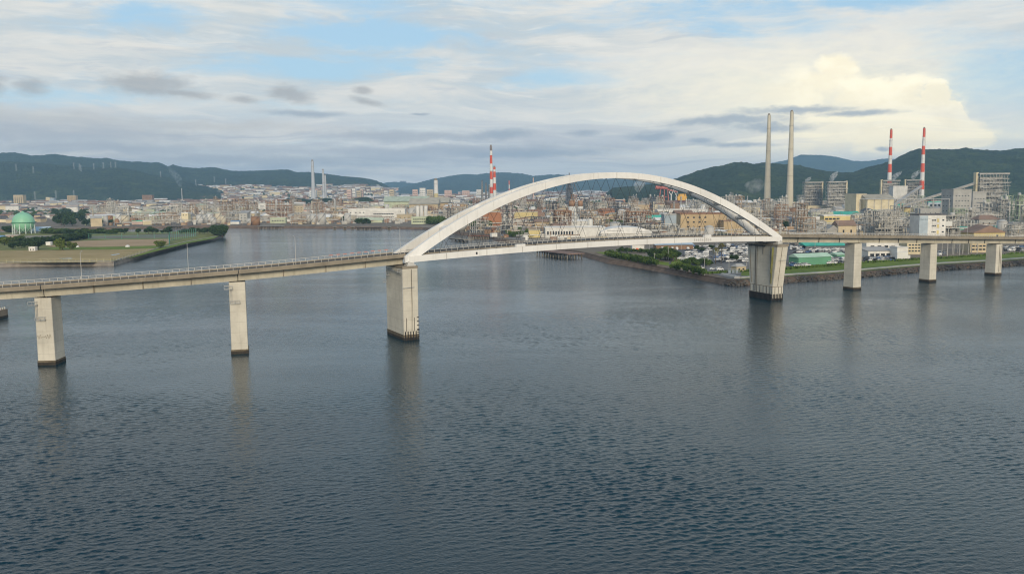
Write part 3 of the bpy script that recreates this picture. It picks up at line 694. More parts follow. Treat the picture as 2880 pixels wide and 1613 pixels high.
rstain(6.9, 7.0, .28, 26, 8.5, m_tide2); rstain(9.2, 8.2, 1.7, 25.8, 13, m_moss); rstain(8.1, 7.9, .9, 13, 8, m_moss)
mb = MB(); mb.bar(lp(c, d, -.4, 12.06, 25.8), lp(c, d, -.4, 9.2, 7), .25, .1); obj('drain_stain', mb, m_tide2, pr)
mb = MB(); mb.bar(lp(c, d, -1.6, 11.2, 19.5), lp(c, d, 2.9, 11.2, 19.5), .2); obj('service_pipe', mb, m_gal, pr)
platform(pr, c, d, -5.0, -3.2, -9, 25.4, 1.1)
mb = MB(); mb.bar(lp(c, d, -3.5, -10.5, 26), lp(c, d, -3.5, 3, 26), .3, .5); obj('service_walkway', mb, m_dark, pr)

# ------------------------------------------------------------------ shared shapes
blank = M('plain', (.5, .5, .5))
def unit(fn):
    b = MB(); fn(b); return b
ub = unit(lambda b: b.box((0, 0, .5), (1, 1, 1))).mesh('box_shape', blank)
def _gable(b):
    b.add([(-.53, -.55, -.02), (.53, -.55, -.02), (.53, .55, -.02), (-.53, .55, -.02), (-.53, 0, 1), (.53, 0, 1)], [(0, 1, 5, 4), (2, 3, 4, 5), (0, 4, 3), (1, 2, 5), (0, 3, 2, 1)])
ugab = unit(_gable).mesh('gable_shape', blank)
def _gable2(b):
    b.add([(-.55, -.53, -.02), (.55, -.53, -.02), (.55, .53, -.02), (-.55, .53, -.02), (0, -.53, 1), (0, .53, 1)], [(0, 4, 5, 3), (1, 2, 5, 4), (0, 1, 4), (2, 3, 5), (0, 3, 2, 1)])
ugab2 = unit(_gable2).mesh('gable_shape', blank)
def _hip(b):
    b.add([(-.55, -.55, -.02), (.55, -.55, -.02), (.55, .55, -.02), (-.55, .55, -.02), (-.28, 0, 1), (.28, 0, 1)], [(0, 1, 5, 4), (2, 3, 4, 5), (0, 4, 3), (1, 2, 5), (0, 3, 2, 1)])
uhip = unit(_hip).mesh('hip_shape', blank)
def _shed(b):
    b.add([(-.53, -.55, -.02), (.53, -.55, -.02), (.53, .55, -.02), (-.53, .55, -.02), (-.53, .55, 1), (.53, .55, 1)], [(0, 1, 5, 4), (2, 3, 4, 5), (0, 4, 3), (1, 2, 5), (0, 3, 2, 1)])
ushed = unit(_shed).mesh('shed_shape', blank)
def _vault(b):
    n = 12; P = [(-.52 * math.cos(math.pi * k / n), math.sin(math.pi * k / n) - .02) for k in range(n + 1)]
    b.sweep([[(x, -.53, z) for x, z in P], [(x, .53, z) for x, z in P]])
uvault = unit(_vault).mesh('vault_shape', blank)
def _flat(b):
    b.box((0, 0, .5), (1.0, 1.0, 1)); 
    for x, y, w, d_ in ((0, -.505, 1.03, .02), (0, .505, 1.03, .02), (-.505, 0, .02, .98), (.505, 0, .02, .98)): b.box((x, y, .9), (w, d_, 1.8))
uflat = unit(_flat).mesh('flat_roof_shape', blank)
ucyl = unit(lambda b: b.tube((0, 0, 0), (0, 0, 1), .5, n=20)).mesh('drum_shape', blank, True)
for p in ucyl.polygons:
    if len(p.vertices) > 4: p.use_smooth = False
ucone = unit(lambda b: b.lathe([(.52, 0), (.52, .05), (.25, .62), (.02, 1)], 20)).mesh('cone_shape', blank, False)
udome = unit(lambda b: b.lathe([(.5 * math.cos(t * math.pi / 12), math.sin(t * math.pi / 12)) for t in range(7)], 20)).mesh('dome_shape', blank, True)

WALLS = {n: M(n + ' wall', c, .85, .12, .12, rand=.10, streak=.22) for n, c in dict(white=(.66, .645, .60), cream=(.62, .54, .36), beige=(.50, .415, .275), grey=(.38, .37, .34), tan=(.43, .325, .19), brown=(.26, .165, .105), bluegrey=(.36, .42, .46), palegreen=(.48, .52, .36), rust=(.33, .15, .075), pink=(.56, .40, .33), yellow=(.62, .51, .24), darkgrey=(.15, .15, .155)).items()}
ROOFS = {n: M(n + ' roof', c, .8, .15, .1, rand=.12) for n, c in dict(grey=(.36, .345, .32), brown=(.25, .165, .12), dark=(.11, .105, .105), white=(.68, .665, .63), teal=(.07, .42, .31), blue=(.16, .28, .46), rust=(.25, .14, .085), beige=(.40, .36, .28), green=(.20, .42, .27), red=(.38, .12, .08), paleblue=(.45, .55, .62), palegreen=(.42, .47, .36)).items()}
m_glass = M('dark window glass', (.03, .035, .04), .15, .2, .5, spec=.5)
STEEL = {n: M(n + ' steelwork', c, .7, .25, .25, rand=.15, streak=.2) for n, c in dict(brown=(.31, .215, .14), grey=(.37, .355, .32), pale=(.50, .48, .43), green=(.33, .40, .27), dark=(.12, .12, .125), rust=(.30, .165, .09)).items()}
TANK = {n: M(n + ' tank', c, .5, .08, .12, rand=.06, streak=.25) for n, c in dict(white=(.60, .59, .55), cream=(.54, .48, .36), silver=(.46, .45, .42), grey=(.36, .36, .34), rust=(.30, .17, .09), orange=(.60, .20, .06)).items()}

occ = []
def free(x, y, r):
    for a, b, q in occ:
        if (a - x) ** 2 + (b - y) ** 2 < (q + r) ** 2: return False
    return True
used_labels = {}
def size_word(w, h):
    return ('towering' if h > 40 else 'tall' if h > 22 else 'low' if h < 8 else 'mid-height') + (' long' if w > 60 else ' narrow' if w < 12 else '')
def zone(x, y):
    px = PJ((x, y, 3))[0]
    Z = [(110, 'left of the ball tank'), (330, 'behind the field trees'), (520, 'across the creek'), (720, 'left of the rusty frame'), (960, 'right of the rusty frame'),
         (1180, 'by the white office block'), (1340, 'left of the twin stacks'), (1480, 'left of the furnace tower'), (1640, 'by the capped silos'), (1830, 'behind mid-arch'),
         (2000, 'under the right arch half'), (2140, 'left of the pale chimneys'), (2290, 'right of the pale chimneys'), (2470, 'left of the striped chimneys'), (2600, 'below the striped chimneys'), (2740, 'behind the lettered block'), (9999, 'at the right edge')]
    w = next(t for l, t in Z if px < l)
    dd = 'by the shore' if y < 1000 else 'in front' if y < 1350 else 'mid-way' if y < 1900 else 'far back' if y < 2700 else 'farthest back'
    return w + ', ' + dd
def uniq(label, group):
    return label

def building(label, cat, loc, w, d, h, rz=0, wall='white', roof='grey', kind='flat', win=None, name='building', group=None, rh=None, part_roof=True, side=None, reg=True):
    t = thing(name, label, cat, loc, rz, group)
    if reg: occ.append((loc[0], loc[1], .5 * max(w, d)))
    obj('wall', ub, WALLS[wall], t, scale=(w, d, h))
    if kind == 'flat': obj('roof', uflat, ROOFS[roof], t, (0, 0, h), scale=(w, d, rh or .6))
    else:
        me = dict(gable=ugab, gable2=ugab2, hip=uhip, shed=ushed, vault=uvault)[kind]
        obj('roof', me, ROOFS[roof], t, (0, 0, h), scale=(w, d, rh or .22 * min(w, d) + .6))
    if win:
        rows, cols, ww, wh = win[:4]; x0, x1 = win[4] if len(win) > 4 else (-.42, .42); z0 = win[5] if len(win) > 5 else .16; z1 = win[6] if len(win) > 6 else .9
        for r_ in range(rows):
            z = h * (z0 + (z1 - z0) * (r_ + .5) / rows) - wh / 2
            for c_ in range(cols):
                x = w * (x0 + (x1 - x0) * (c_ + .5) / cols)
                obj('window', ub, m_glass, t, (x, -d / 2, z), scale=(ww, .12, wh))
    if side:
        rows, cols, ww, wh = side[:4]
        for r_ in range(rows):
            z = h * (.16 + .74 * (r_ + .5) / rows) - wh / 2
            for c_ in range(cols):
                y = d * (-.42 + .84 * (c_ + .5) / cols); obj('window', ub, m_glass, t, (-w / 2, y, z), scale=(.12, ww, wh))
    return t

def tank(label, loc, dia, h, mat='white', top='cone', stair=True, name='storage_tank', group=None, cat='tank', topmat=None):
    t = thing(name, label, cat, loc, 0, group); occ.append((loc[0], loc[1], dia / 2 + 1))
    obj('shell', ucyl, TANK[mat], t, scale=(dia, dia, h))
    tm = TANK[topmat or mat]
    if top == 'cone': obj('roof', ucone, tm, t, (0, 0, h), scale=(dia, dia, .12 * dia))
    elif top == 'dome': obj('roof', udome, tm, t, (0, 0, h), scale=(dia, dia, .28 * dia))
    elif top == 'hopper': obj('roof', ucyl, tm, t, (0, 0, h), scale=(dia * .9, dia * .9, .5 * h))
    mb = MB(); n = 20; r = dia / 2
    for k in range(n):
        a, b = 2 * math.pi * k / n, 2 * math.pi * (k + 1) / n
        mb.bar((r * math.cos(a), r * math.sin(a), h + .9), (r * math.cos(b), r * math.sin(b), h + .9), .15); mb.bar((r * math.cos(a), r * math.sin(a), h), (r * math.cos(a), r * math.sin(a), h + .9), .12)
    obj('handrail', mb, STEEL['grey'], t)
    if stair:
        mb = MB(); P = [((r + .4) * math.cos(R(205 + k * 12)), (r + .4) * math.sin(R(205 + k * 12)), h * k / 10) for k in range(11)]
        for p, q in zip(P, P[1:]): mb.bar(p, q, .8, .3)
        obj('stair', mb, STEEL['dark'], t)
    return t

# process units: a steel frame with floors, vessels and pipework
PROTO = {}
def process_proto(key, nx, ny, nl, dx, dy, lh, steel, seed, tall=0, nves=4):
    r_ = random.Random(seed); W, D, Ht = nx * dx, ny * dy, nl * lh
    fr = MB(); th = .62
    for i in range(nx + 1):
        for j in range(ny + 1):
            hh = Ht if r_.random() < .75 else lh * r_.randint(1, nl)
            fr.bar((i * dx - W / 2, j * dy - D / 2, 0), (i * dx - W / 2, j * dy - D / 2, hh), th)
    for l in range(1, nl + 1):
        for j in range(ny + 1):
            a, b = sorted(r_.sample(range(nx + 1), 2)) if r_.random() < .3 else (0, nx)
            fr.bar((a * dx - W / 2, j * dy - D / 2, l * lh), (b * dx - W / 2, j * dy - D / 2, l * lh), .4, .62)
            if r_.random() < .6: fr.bar((a * dx - W / 2, j * dy - D / 2, l * lh + 1.1), (b * dx - W / 2, j * dy - D / 2, l * lh + 1.1), .12)
        for i in range(nx + 1):
            if r_.random() < .8: fr.bar((i * dx - W / 2, -D / 2, l * lh), (i * dx - W / 2, D / 2, l * lh), .4, .62)
            if i < nx and r_.random() < .3: fr.bar((i * dx - W / 2, -D / 2, (l - 1) * lh), ((i + 1) * dx - W / 2, -D / 2, l * lh), .2)
    fl = MB()
    for l in range(1, nl + 1):
        for i in range(nx):
            for j in range(ny):
                if r_.random() < .45: fl.box(((i + .5) * dx - W / 2, (j + .5) * dy - D / 2, l * lh - .1), (dx * .94, dy * .94, .12))
    pp = MB()
    for k in range(int(8 + nx * 3)):
        x = r_.uniform(-W / 2, W / 2); y = r_.choice((-D / 2 - .5, r_.uniform(-D / 2, D / 2))); z0 = r_.uniform(0, Ht * .6); z1 = z0 + r_.uniform(3, Ht * .5)
        rr = r_.uniform(.12, .32); pp.tube((x, y, z0), (x, y, z1), rr, n=6)
        x2 = x + r_.uniform(-W * .4, W * .4); pp.tube((x, y, z1), (x2, y, z1), rr, n=6)
    for k in range(nx):
        z = r_.uniform(1.5, Ht * .8); pp.tube((-W / 2 - 3, -D / 2 - .6 - k * .2, z), (W / 2 + 3, -D / 2 - .6 - k * .2, z), r_.uniform(.15, .35), n=6)
    ves = []
    for k in range(nves):
        x, y = r_.uniform(-W / 2 + 1, W / 2 - 1), r_.uniform(-D / 2 + 1, D / 2 - 1); rr = r_.uniform(.9, 2.0)
        z = lh * r_.randint(0, nl - 1); hh = r_.uniform(3, 8) if not (tall and k < tall) else r_.uniform(Ht * .75, Ht * 1.12)
        if tall and k < tall: z = 0
        b = MB(); b.lathe([(.05, 0), (rr * .8, .25), (rr, .7), (rr, hh - .7), (rr * .8, hh - .25), (.05, hh)], 12, (x, y, z)); ves.append(b.mesh('vessel', TANK[r_.choice(['silver', 'grey', 'grey', 'silver', 'cream'])], True))
    PROTO[key] = dict(frame=fr.mesh('steel_frame', STEEL[steel]), floor=fl.mesh('floor_plates', STEEL['grey' if steel != 'grey' else 'dark']), pipes=pp.mesh('pipework', STEEL['pale']), ves=ves, W=W, D=D, H=Ht, steel=steel)
process_proto('a', 4, 2, 4, 5, 5, 4.5, 'brown', 1, 0, 5)
process_proto('b', 3, 2, 6, 5, 5, 4.2, 'grey', 2, 1, 4)
process_proto('c', 6, 2, 3, 5, 6, 4.5, 'brown', 3, 1, 6)
process_proto('d', 2, 2, 7, 5, 5, 4.5, 'pale', 4, 1, 4)
process_proto('e', 5, 3, 4, 6, 6, 5, 'grey', 5, 2, 7)
process_proto('f', 3, 3, 5, 5, 5, 4.5, 'green', 6, 0, 5)
process_proto('g', 2, 1, 3, 5, 5, 4, 'brown', 7, 2, 4)
process_proto('h', 7, 2, 2, 6, 5, 5, 'pale', 8, 2, 6)
process_proto('i', 9, 4, 9, 7, 6, 5.2, 'grey', 9, 0, 10)
process_proto('j', 6, 3, 7, 6, 5, 4.8, 'rust', 10, 2, 8)
def process(key, loc, rz, label, sx=1, sz=1, steel=None, group='process units of the works', cat='process plant', vm=None):
    P = PROTO[key]; t = thing('process_unit', label, cat, loc, rz, group); occ.append((loc[0], loc[1], .5 * P['W'] * sx))
    s = (sx, sx, sz); st_ = STEEL[steel] if steel else None
    obj('steel_frame', P['frame'], st_, t, scale=s); tag(obj('floor_plates', P['floor'], None, t, scale=s), kind='stuff'); tag(obj('pipework', P['pipes'], None, t, scale=s), kind='stuff')
    for v in P['ves']: obj('vessel', v, vm, t, scale=s)
    return t
def column(loc, h, r, label, mat='silver', group='distillation columns', flare=False):
    t = thing('column_tower', label, 'tower', loc, 0, group); occ.append((loc[0], loc[1], r + 1))
    b = MB(); b.lathe([(r * 1.25, 0), (r * 1.25, 2), (r, 2.4), (r, h * .6), (r * .8, h * .64), (r * .8, h - 1), (.1, h)], 12); obj('shell', b, TANK[mat], t, smooth=False)
    b = MB()
    for z in [h * k / 6 for k in range(1, 6)]:
        rr = r * 1.25 if z < h * .6 else r * 1.05
        b.lathe([(rr, z), (rr + .9, z), (rr + .9, z + .15), (rr, z + .15)], 12); b.lathe([(rr + .85, z + .9), (rr + .95, z + .9), (rr + .95, z + 1.05), (rr + .85, z + 1.05)], 12)
    b.bar((r * 1.3, -.2, 0), (r * 1.1, -.2, h), .35); obj('gallery', b, STEEL['grey'], t)
    return t
def pipe_rack(p, q, z, label, n=5, steel='pale', group='pipe racks'):
    p, q = Vector((p[0], p[1], 0)), Vector((q[0], q[1], 0)); L = (q - p).length; a = math.atan2(q.y - p.y, q.x - p.x)
    t = thing('pipe_rack', label, 'pipe rack', (p.x, p.y, LZ), a, group)
    b = MB(); k = int(L / 9) + 1
    for i in range(k):
        x = L * i / max(k - 1, 1)
        for y in (-2.2, 2.2): b.bar((x, y, 0), (x, y, z), .4)
        b.bar((x, -2.6, z), (x, 2.6, z), .35); b.bar((x, -2.6, z - 2), (x, 2.6, z - 2), .3)
    obj('trestle', b, STEEL['grey'], t)
    for i in range(n):
        y = -2 + 4 * i / max(n - 1, 1); b = MB(); rr = rnd.choice((.22, .3, .42)); b.tube((0, y, z + .2 + rr), (L, y, z + .2 + rr), rr, n=8); obj('pipe', b, STEEL[steel] if rnd.random() < .7 else TANK['silver'], t)
    return t
def chimney(label, loc, h, r0, r1, bands=None, mat=None, name='chimney', ladder=True, seg=16):
    t = thing(name, label, 'chimney', loc); occ.append((loc[0], loc[1], r0 + 2))
    rad = lambda z: r0 + (r1 - r0) * (z / h) ** .8
    if bands:
        z0 = 0
        for frac, m in bands:
            z1 = h * frac; b = MB(); b.lathe([(rad(z0), z0), (rad((z0 + z1) / 2), (z0 + z1) / 2), (rad(z1), z1)], seg); obj('stack_band', b, m, t, smooth=True); z0 = z1
    else:
        b = MB(); b.lathe([(rad(h * k / 12), h * k / 12) for k in range(13)], 24); obj('shaft', b, mat, t, smooth=True)
    b = MB(); b.lathe([(r1 * 1.02, h), (r1 * .78, h + r1 * .25), (r1 * .70, h + r1 * 1.1), (r1 * .55, h + r1 * 1.1), (r1 * .55, h - 1)], seg); obj('flue_rim', b, m_conc3, t)
    b = MB()
    for f in (.35, .62, .86):
        z = h * f; rr = rad(z); b.lathe([(rr, z), (rr + 1.0, z), (rr + 1.0, z + .3), (rr, z + .3)], seg)
    b.bar((rad(0) + .3, -.5, 0), (rad(h) + .3, -.5, h), .4); obj('gallery', b, m_conc3 if not bands else STEEL['pale'], t)
    return t
def house(loc, w, d, h, rz, wall, roof, label, kind='gable', group='houses of the town'):
    t = thing('house', label, 'house', loc, rz, group); occ.append((loc[0], loc[1], w * .6))
    obj('wall', ub, WALLS[wall], t, scale=(w, d, h)); obj('roof', ugab if kind == 'gable' else uhip, ROOFS[roof], t, (0, 0, h), scale=(w, d, d * .28))
    return t
# foliage
def leafy(name, a, b_):
    m = bpy.data.materials.new(name); m.use_nodes = True; q = NG(m.node_tree); bs = m.node_tree.nodes['Principled BSDF']; bs.inputs['Roughness'].default_value = .8; bs.inputs['Specular IOR Level'].default_value = .15
    pos = q.n('ShaderNodeNewGeometry').outputs['Position']; oi = q.n('ShaderNodeObjectInfo').outputs['Random']
    o = q.mix(q.ss(q.noise(pos, .9, 3, .6), .3, .7), a, b_); o = q.mix(q.m('MULTIPLY', oi, .45), o, tuple(x * .55 for x in a))
    q.lk(o, bs.inputs['Base Color']); return m
LEAF = [leafy('broadleaf foliage', (.065, .12, .025), (.13, .18, .04)), leafy('dark evergreen foliage', (.034, .066, .022), (.066, .105, .034)), leafy('yellow green foliage', (.10, .14, .02), (.16, .19, .04)), leafy('dry palm fronds', (.16, .13, .05), (.12, .14, .045))]
m_bark = M('bark', (.09, .07, .05), .9, .3, .8)
def crown_mesh(seed, n, rx, rz, leaf, lobes=7):
    r_ = random.Random(seed); b = MB(); L = []
    for k in range(lobes):
        a = r_.uniform(0, 6.28); rr = r_.uniform(.15, .62); z = r_.uniform(-.45, .6)
        L.append((Vector((math.cos(a) * rr * rx, math.sin(a) * rr * rx, z * rz)), r_.uniform(.38, .6)))
    for k in range(n):
        c, q = r_.choice(L); v = Vector((r_.gauss(0, 1), r_.gauss(0, 1), r_.gauss(0, 1))).normalized() * (r_.random() ** .33)
        p = c + Vector((v.x * rx * q, v.y * rx * q, v.z * rz * q))
        u = Vector((r_.gauss(0, 1), r_.gauss(0, 1), r_.gauss(0, .6))).normalized(); w = u.cross(Vector((r_.gauss(0, 1), r_.gauss(0, 1), r_.gauss(0, 1)))).normalized()
        s1, s2 = leaf * r_.uniform(.6, 1.2), leaf * r_.uniform(.5, 1.0)
        b.add([p - u * s1, p - w * s2, p + u * s1, p + w * s2], [(0, 1, 2, 3)])
    me = bpy.data.meshes.new('crown'); me.from_pydata(b.v, [], b.f); me.materials.append(LEAF[0]); return me
CR = [crown_mesh(50 + k, 900, 1.0, .85, .13, 8) for k in range(5)]      # unit radius crowns
SH = [crown_mesh(80 + k, 520, 1.0, 1.0, .17, 6) for k in range(3)]
tk = MB(); tk.tube((0, 0, -.2), (.04, 0, .62), .055, .035, 7); tk.tube((.04, 0, .55), (.30, .1, 1.05), .03, .012, 6); tk.tube((.03, 0, .5), (-.25, -.12, 1.0), .03, .012, 6); tk.tube((.03, 0, .6), (0, .26, 1.1), .025, .01, 6)
trunk_me = tk.mesh('trunk', m_bark)
def tree(loc, h, w, label, leaf=0, group='trees on the banks', name='broadleaf_tree', low=.35):
    t = thing(name, label, 'tree', loc, rnd.uniform(0, 6.28), group)
    obj('trunk', trunk_me, None, t, scale=(h * .75, h * .75, h * .62))
    ch = h * (1 - low) * .62
    o = obj('crown', rnd.choice(CR), LEAF[leaf], t, (0, 0, h * low + ch * .72), scale=(w * .62, w * .62, ch)); return t
def shrub(loc, h, w, label, leaf=0, group='clipped hedge shrubs', name='hedge_shrub'):
    t = thing(name, label, 'shrub', loc, rnd.uniform(0, 6.28), group)
    obj('stem', trunk_me, None, t, scale=(h * .5, h * .5, h * .4)); obj('crown', rnd.choice(SH), LEAF[leaf], t, (0, 0, h * .5), scale=(w * .62, w * .62, h * .6)); return t

# ------------------------------------------------------------------ landmarks
LMR = []
def LM(x0, x1, yt, yb=None, dist=None):
    xc = (x0 + x1) / 2; p = G(xc, yb) if yb else AT(xc, dist); k = p.y / FPX
    LMR.append((x0, x1, yt, yb or PJ((p.x, p.y, LZ))[1], p.y))
    return p, (x1 - x0) * k, ZT(xc, yt, p.y) - LZ
def BL(label, cat, x0, x1, yt, yb=None, dist=None, d=20, rz=0, **k):
    p, w, h = LM(x0, x1, yt, yb, dist); p = p + Vector((0, d / 2, 0))
    kd = k.get('kind', 'flat')
    if kd != 'flat':
        rh = k.get('rh') or .22 * min(w, d) + .6; k['rh'] = rh; h -= rh
    w_ = w - abs(math.sin(rz)) * d
    return building(label, cat, p, max(w_ / max(math.cos(rz), .5), 4), d, max(h, 2.5), rz, **k)

# --- green spherical gas holder
p = G(68, 657); r = 13.0
t = thing('gas_sphere', 'pale green spherical gas tank on white legs behind the playing fields', 'gas tank', p); occ.append((p.x, p.y, 18))
m_sph = M('pale green tank paint', (.25, .52, .345), .45, .06, .1)
b = MB(); b.lathe([(max(r * math.sin(math.pi * k / 20), .02), 14.2 - r * math.cos(math.pi * k / 20)) for k in range(21)], 32); obj('shell', b, m_sph, t, smooth=True)
b = MB(); b.lathe([(r, 13.9), (r + 1.0, 13.9), (r + 1.0, 14.6), (r, 14.6)], 32); obj('gallery', b, M('dark green gallery', (.07, .22, .13), .6), t)
b = MB(); b.lathe([(1.6, 27), (1.6, 28.2), (.1, 28.4)], 12); obj('top_platform', b, m_sph, t)
for k in range(12):
    a = 2 * math.pi * k / 12 + .13; b = MB(); b.tube((math.cos(a) * 13.1, math.sin(a) * 13.1, -.2), (math.cos(a) * 12.6, math.sin(a) * 12.6, 12.6), .5, n=8); obj('leg', b, M('white leg paint', (.55, .62, .58), .5), t)
b = MB()
for k in range(12):
    a, c2 = 2 * math.pi * k / 12 + .13, 2 * math.pi * (k + 1) / 12 + .13
    b.bar((math.cos(a) * 13, math.sin(a) * 13, 1), (math.cos(c2) * 12.8, math.sin(c2) * 12.8, 9), .18); b.bar((math.cos(c2) * 13, math.sin(c2) * 13, 1), (math.cos(a) * 12.8, math.sin(a) * 12.8, 9), .18)
obj('brace', b, M('white leg paint', (.55, .62, .58)), t)

# --- chimneys
m_pale = M('pale chimney concrete', (.54, .49, .375), .85, .08, .05, streak=.15)
m_red = M('aviation red', (.62, .09, .035), .55, .08, .08); m_wht = M('aviation white', (.66, .65, .62), .55, .06, .08); m_grt = M('soot grey band', (.22, .19, .18), .7); m_sil = M('silver stack', (.45, .47, .49), .5, .06, .05)
chimney('pale concrete chimney, the left and slightly shorter-looking of the twin pair', AT(2158, 1985), 209, 8.2, 3.2, mat=m_pale)
chimney('pale concrete chimney, the right and nearer of the twin pair', AT(2221, 1900), 209, 8.4, 3.3, mat=m_pale)
b7 = lambda n, first: [((k + 1) / n, (m_red if (n - 1 - k) % 2 == 0 else m_wht)) for k in range(n)]
chimney('red and white striped chimney, left of the two before the green hill', AT(2500, 2150), ZT(2504, 365, 2150) - 3, 6.6, 2.6, bands=b7(9, 0))
chimney('red and white striped chimney, right of the two before the green hill', AT(2592, 2080), ZT(2597, 361, 2080) - 3, 6.6, 2.6, bands=b7(9, 1))
h = ZT(1381, 411, 2050) - 3
chimney('tall striped stack with grey top behind the left of the arch', AT(1382, 2050), h, 4.6, 2.6, bands=[(.07, m_wht), (.17, m_red), (.27, m_wht), (.37, m_red), (.49, m_wht), (.61, m_red), (.73, m_wht), (.86, m_red), (.93, m_wht), (1.0, m_grt)][0:10])
h = ZT(1391, 470, 1950) - 3
chimney('shorter orange striped stack beside the grey topped one', AT(1391, 1950), h, 4.4, 2.6, bands=[(.17, m_wht), (.33, m_red), (.49, m_wht), (.64, m_red), (.77, m_wht), (.9, m_red), (.95, m_wht), (1, m_red)])
chimney('tall pale stack smoking on the left before the blue ridge', AT(881, 3400), ZT(879, 453, 3400) - 3, 9, 4.6, mat=m_sil)
chimney('middle silver stack right of the smoking one', AT(910, 3300), ZT(908, 478, 3300) - 3, 5.5, 3.4, mat=m_sil)
chimney('thin silver stack, rightmost of the far trio', AT(915.5, 3450), ZT(914, 493, 3450) - 3, 5, 3.2, mat=m_sil)
chimney('far grey stack with an orange base behind the town', AT(1226, 3000), ZT(1225, 507, 3000) - 3, 9, 6.5, bands=[(.45, WALLS['yellow']), (1, m_wht)])
chimney('tiny far striped stack under the arch', AT(1432, 3600), ZT(1431, 508, 3600) - 3, 2.6, 1.8, bands=b7(5, 0))
chimney('small brick coloured stack left of the furnace tower', AT(1500, 3300), ZT(1500, 500, 3300) - 3, 3, 2, mat=WALLS['pink'])
chimney('thin boiler stack at the left foot of the hills', AT(511, 3300), ZT(511, 530, 3300) - 3, 1.8, 1.2, mat=m_sil)

# --- town blocks on the left
BL('beige high-rise apartment block at the far left of the town', 'apartment block', 40, 67, 549, 588, d=18, wall='beige', roof='beige', win=(11, 4, 3.2, 1.3), name='apartment_block')
BL('cream mid-rise block right of the beige high-rise', 'apartment block', 130, 141, 555, 579, d=16, wall='cream', roof='beige', win=(6, 3, 2, 1.2), name='apartment_block')
BL('grey mid-rise block joined beside the cream one', 'apartment block', 142, 152, 557, 579, d=16, wall='bluegrey', roof='grey', win=(6, 3, 2, 1.2), name='apartment_block')
BL('tan stepped apartment block in the left town', 'apartment block', 190, 214, 550, 577, d=18, wall='tan', roof='beige', win=(7, 5, 2.4, 1.2), name='apartment_block')
BL('dark red brick slab block below the smoking hillside', 'apartment block', 401, 429, 549, 577, d=18, wall='brown', roof='brown', win=(6, 6, 2.2, 1.2), name='apartment_block')
BL('long cream store in the middle of the town', 'store', 541, 588, 552, 567, d=50, wall='cream', roof='white', name='store')
BL('blue roofed factory hall in the town', 'factory', 488, 532, 562, 571, d=60, wall='bluegrey', roof='blue', kind='gable', rh=5, name='factory_hall')
BL('long white roofed hall behind the creek plant', 'factory', 412, 462, 577, 588, d=50, wall='grey', roof='white', kind='gable', rh=5, name='factory_hall')
BL('dark glass office tower beyond the works', 'office tower', 1126, 1142, 509, 541, d=40, wall='darkgrey', roof='grey', win=(12, 4, 4, 2.2), name='office_tower')
BL('yellow green tower block beyond the wooded mound', 'office tower', 1048, 1066, 520, 555, d=35, wall='palegreen', roof='palegreen', win=(9, 4, 3.4, 1.8), name='office_tower')
BL('narrow white tower right of the far stacks', 'apartment block', 962, 967, 519, 549, d=25, wall='white', roof='grey', name='apartment_block')
BL('grey pair tower beside the narrow white one', 'apartment block', 947, 956, 528, 549, d=25, wall='beige', roof='grey', name='apartment_block')
for k, (x, y, w_) in enumerate([(975, 533, 12), (990, 530, 9), (1000, 536, 14), (1012, 532, 8), (1080, 536, 10), (1095, 533, 12), (1160, 533, 14), (1180, 529, 16), (1200, 533, 18), (1250, 535, 20), (870, 536, 18), (892, 536, 12), (1300, 536, 20), (1340, 533, 14)]):
    BL('%s apartment block number %d from the left in the far centre skyline' % (['pink', 'white', 'beige'][k % 3], k + 1), 'apartment block', x, x + w_, y, dist=3500 + 60 * k, d=25, wall=['pink', 'white', 'beige'][k % 3], roof='grey', win=(4, 3, 5, 2), name='apartment_block', group='far apartment blocks')
# --- far bank, left of the arch
q = G(348, 630); tank('white oil tank with a dark spiral stair on the far bank', q + Vector((0, 7, 0)), 13.5, 13.5, 'cream', 'cone')
BL('pale green long shed on the far bank', 'shed', 370, 422, 597, 612, d=22, wall='tan', roof='palegreen', kind='shed', rh=6, name='shed')
BL('cream block with two small windows on the far bank', 'building', 511, 530, 599, 625, d=12, wall='cream', roof='white', win=(1, 2, 1.5, 1.6, (-.4, .4), .6, .95))
for k, (x, y, w_, h_, m_) in enumerate([(558, 631, 14, 15, 'silver'), (573, 629, 12, 14, 'silver'), (585, 627, 15, 15, 'white'), (597, 631, 12, 10, 'silver'), (611, 627, 16, 16, 'cream'), (624, 630, 13, 13, 'cream'), (700, 631, 13, 9, 'silver'), (712, 630, 12, 10, 'white'),
        (866, 629, 12, 14, 'silver'), (879, 630, 13, 14, 'silver'), (902, 631.5, 17, 17, 'silver')]):
    q = G(x, y); tank('%s drum tank, number %d from the left on the far bank' % (m_, k + 1), q + Vector((0, w_ / 2, 0)), w_ * .72, h_ * .95, m_, 'cone', True, group='tanks on the far bank')
q = G(689, 616); tank('orange horizontal-banded drum on the far bank', q, 6.5, 7, 'orange', 'dome', False)
BL('low pale shed with a blue roof on the far bank', 'shed', 648, 672, 620, 630, d=10, wall='white', roof='blue', kind='gable', rh=1.6, name='shed')
BL('cream wall building with a green door near the creek', 'shed', 402, 427, 621, 632, d=8, wall='cream', roof='white', name='shed')
BL('low white and maroon shed near the creek', 'shed', 371, 401, 622, 631, d=8, wall='pink', roof='teal', name='shed')
p, w, h = LM(749, 815, 563, 618); process('j', p + Vector((0, 10, 0)), 0, 'big rusty open steel frame, the largest on the far bank', w / PROTO['j']['W'], h / PROTO['j']['H'], 'rust')
p, w, h = LM(727, 748, 575, 606); BL('white ribbed block behind the rusty frame', 'building', 727, 749, 574, 600, d=14, wall='white', roof='white', win=(5, 1, 9, .6))
BL('low pale green pump house below the rusty frame', 'building', 760, 803, 614, 628, d=10, wall='palegreen', roof='palegreen', win=(1, 5, 2, 1.5))
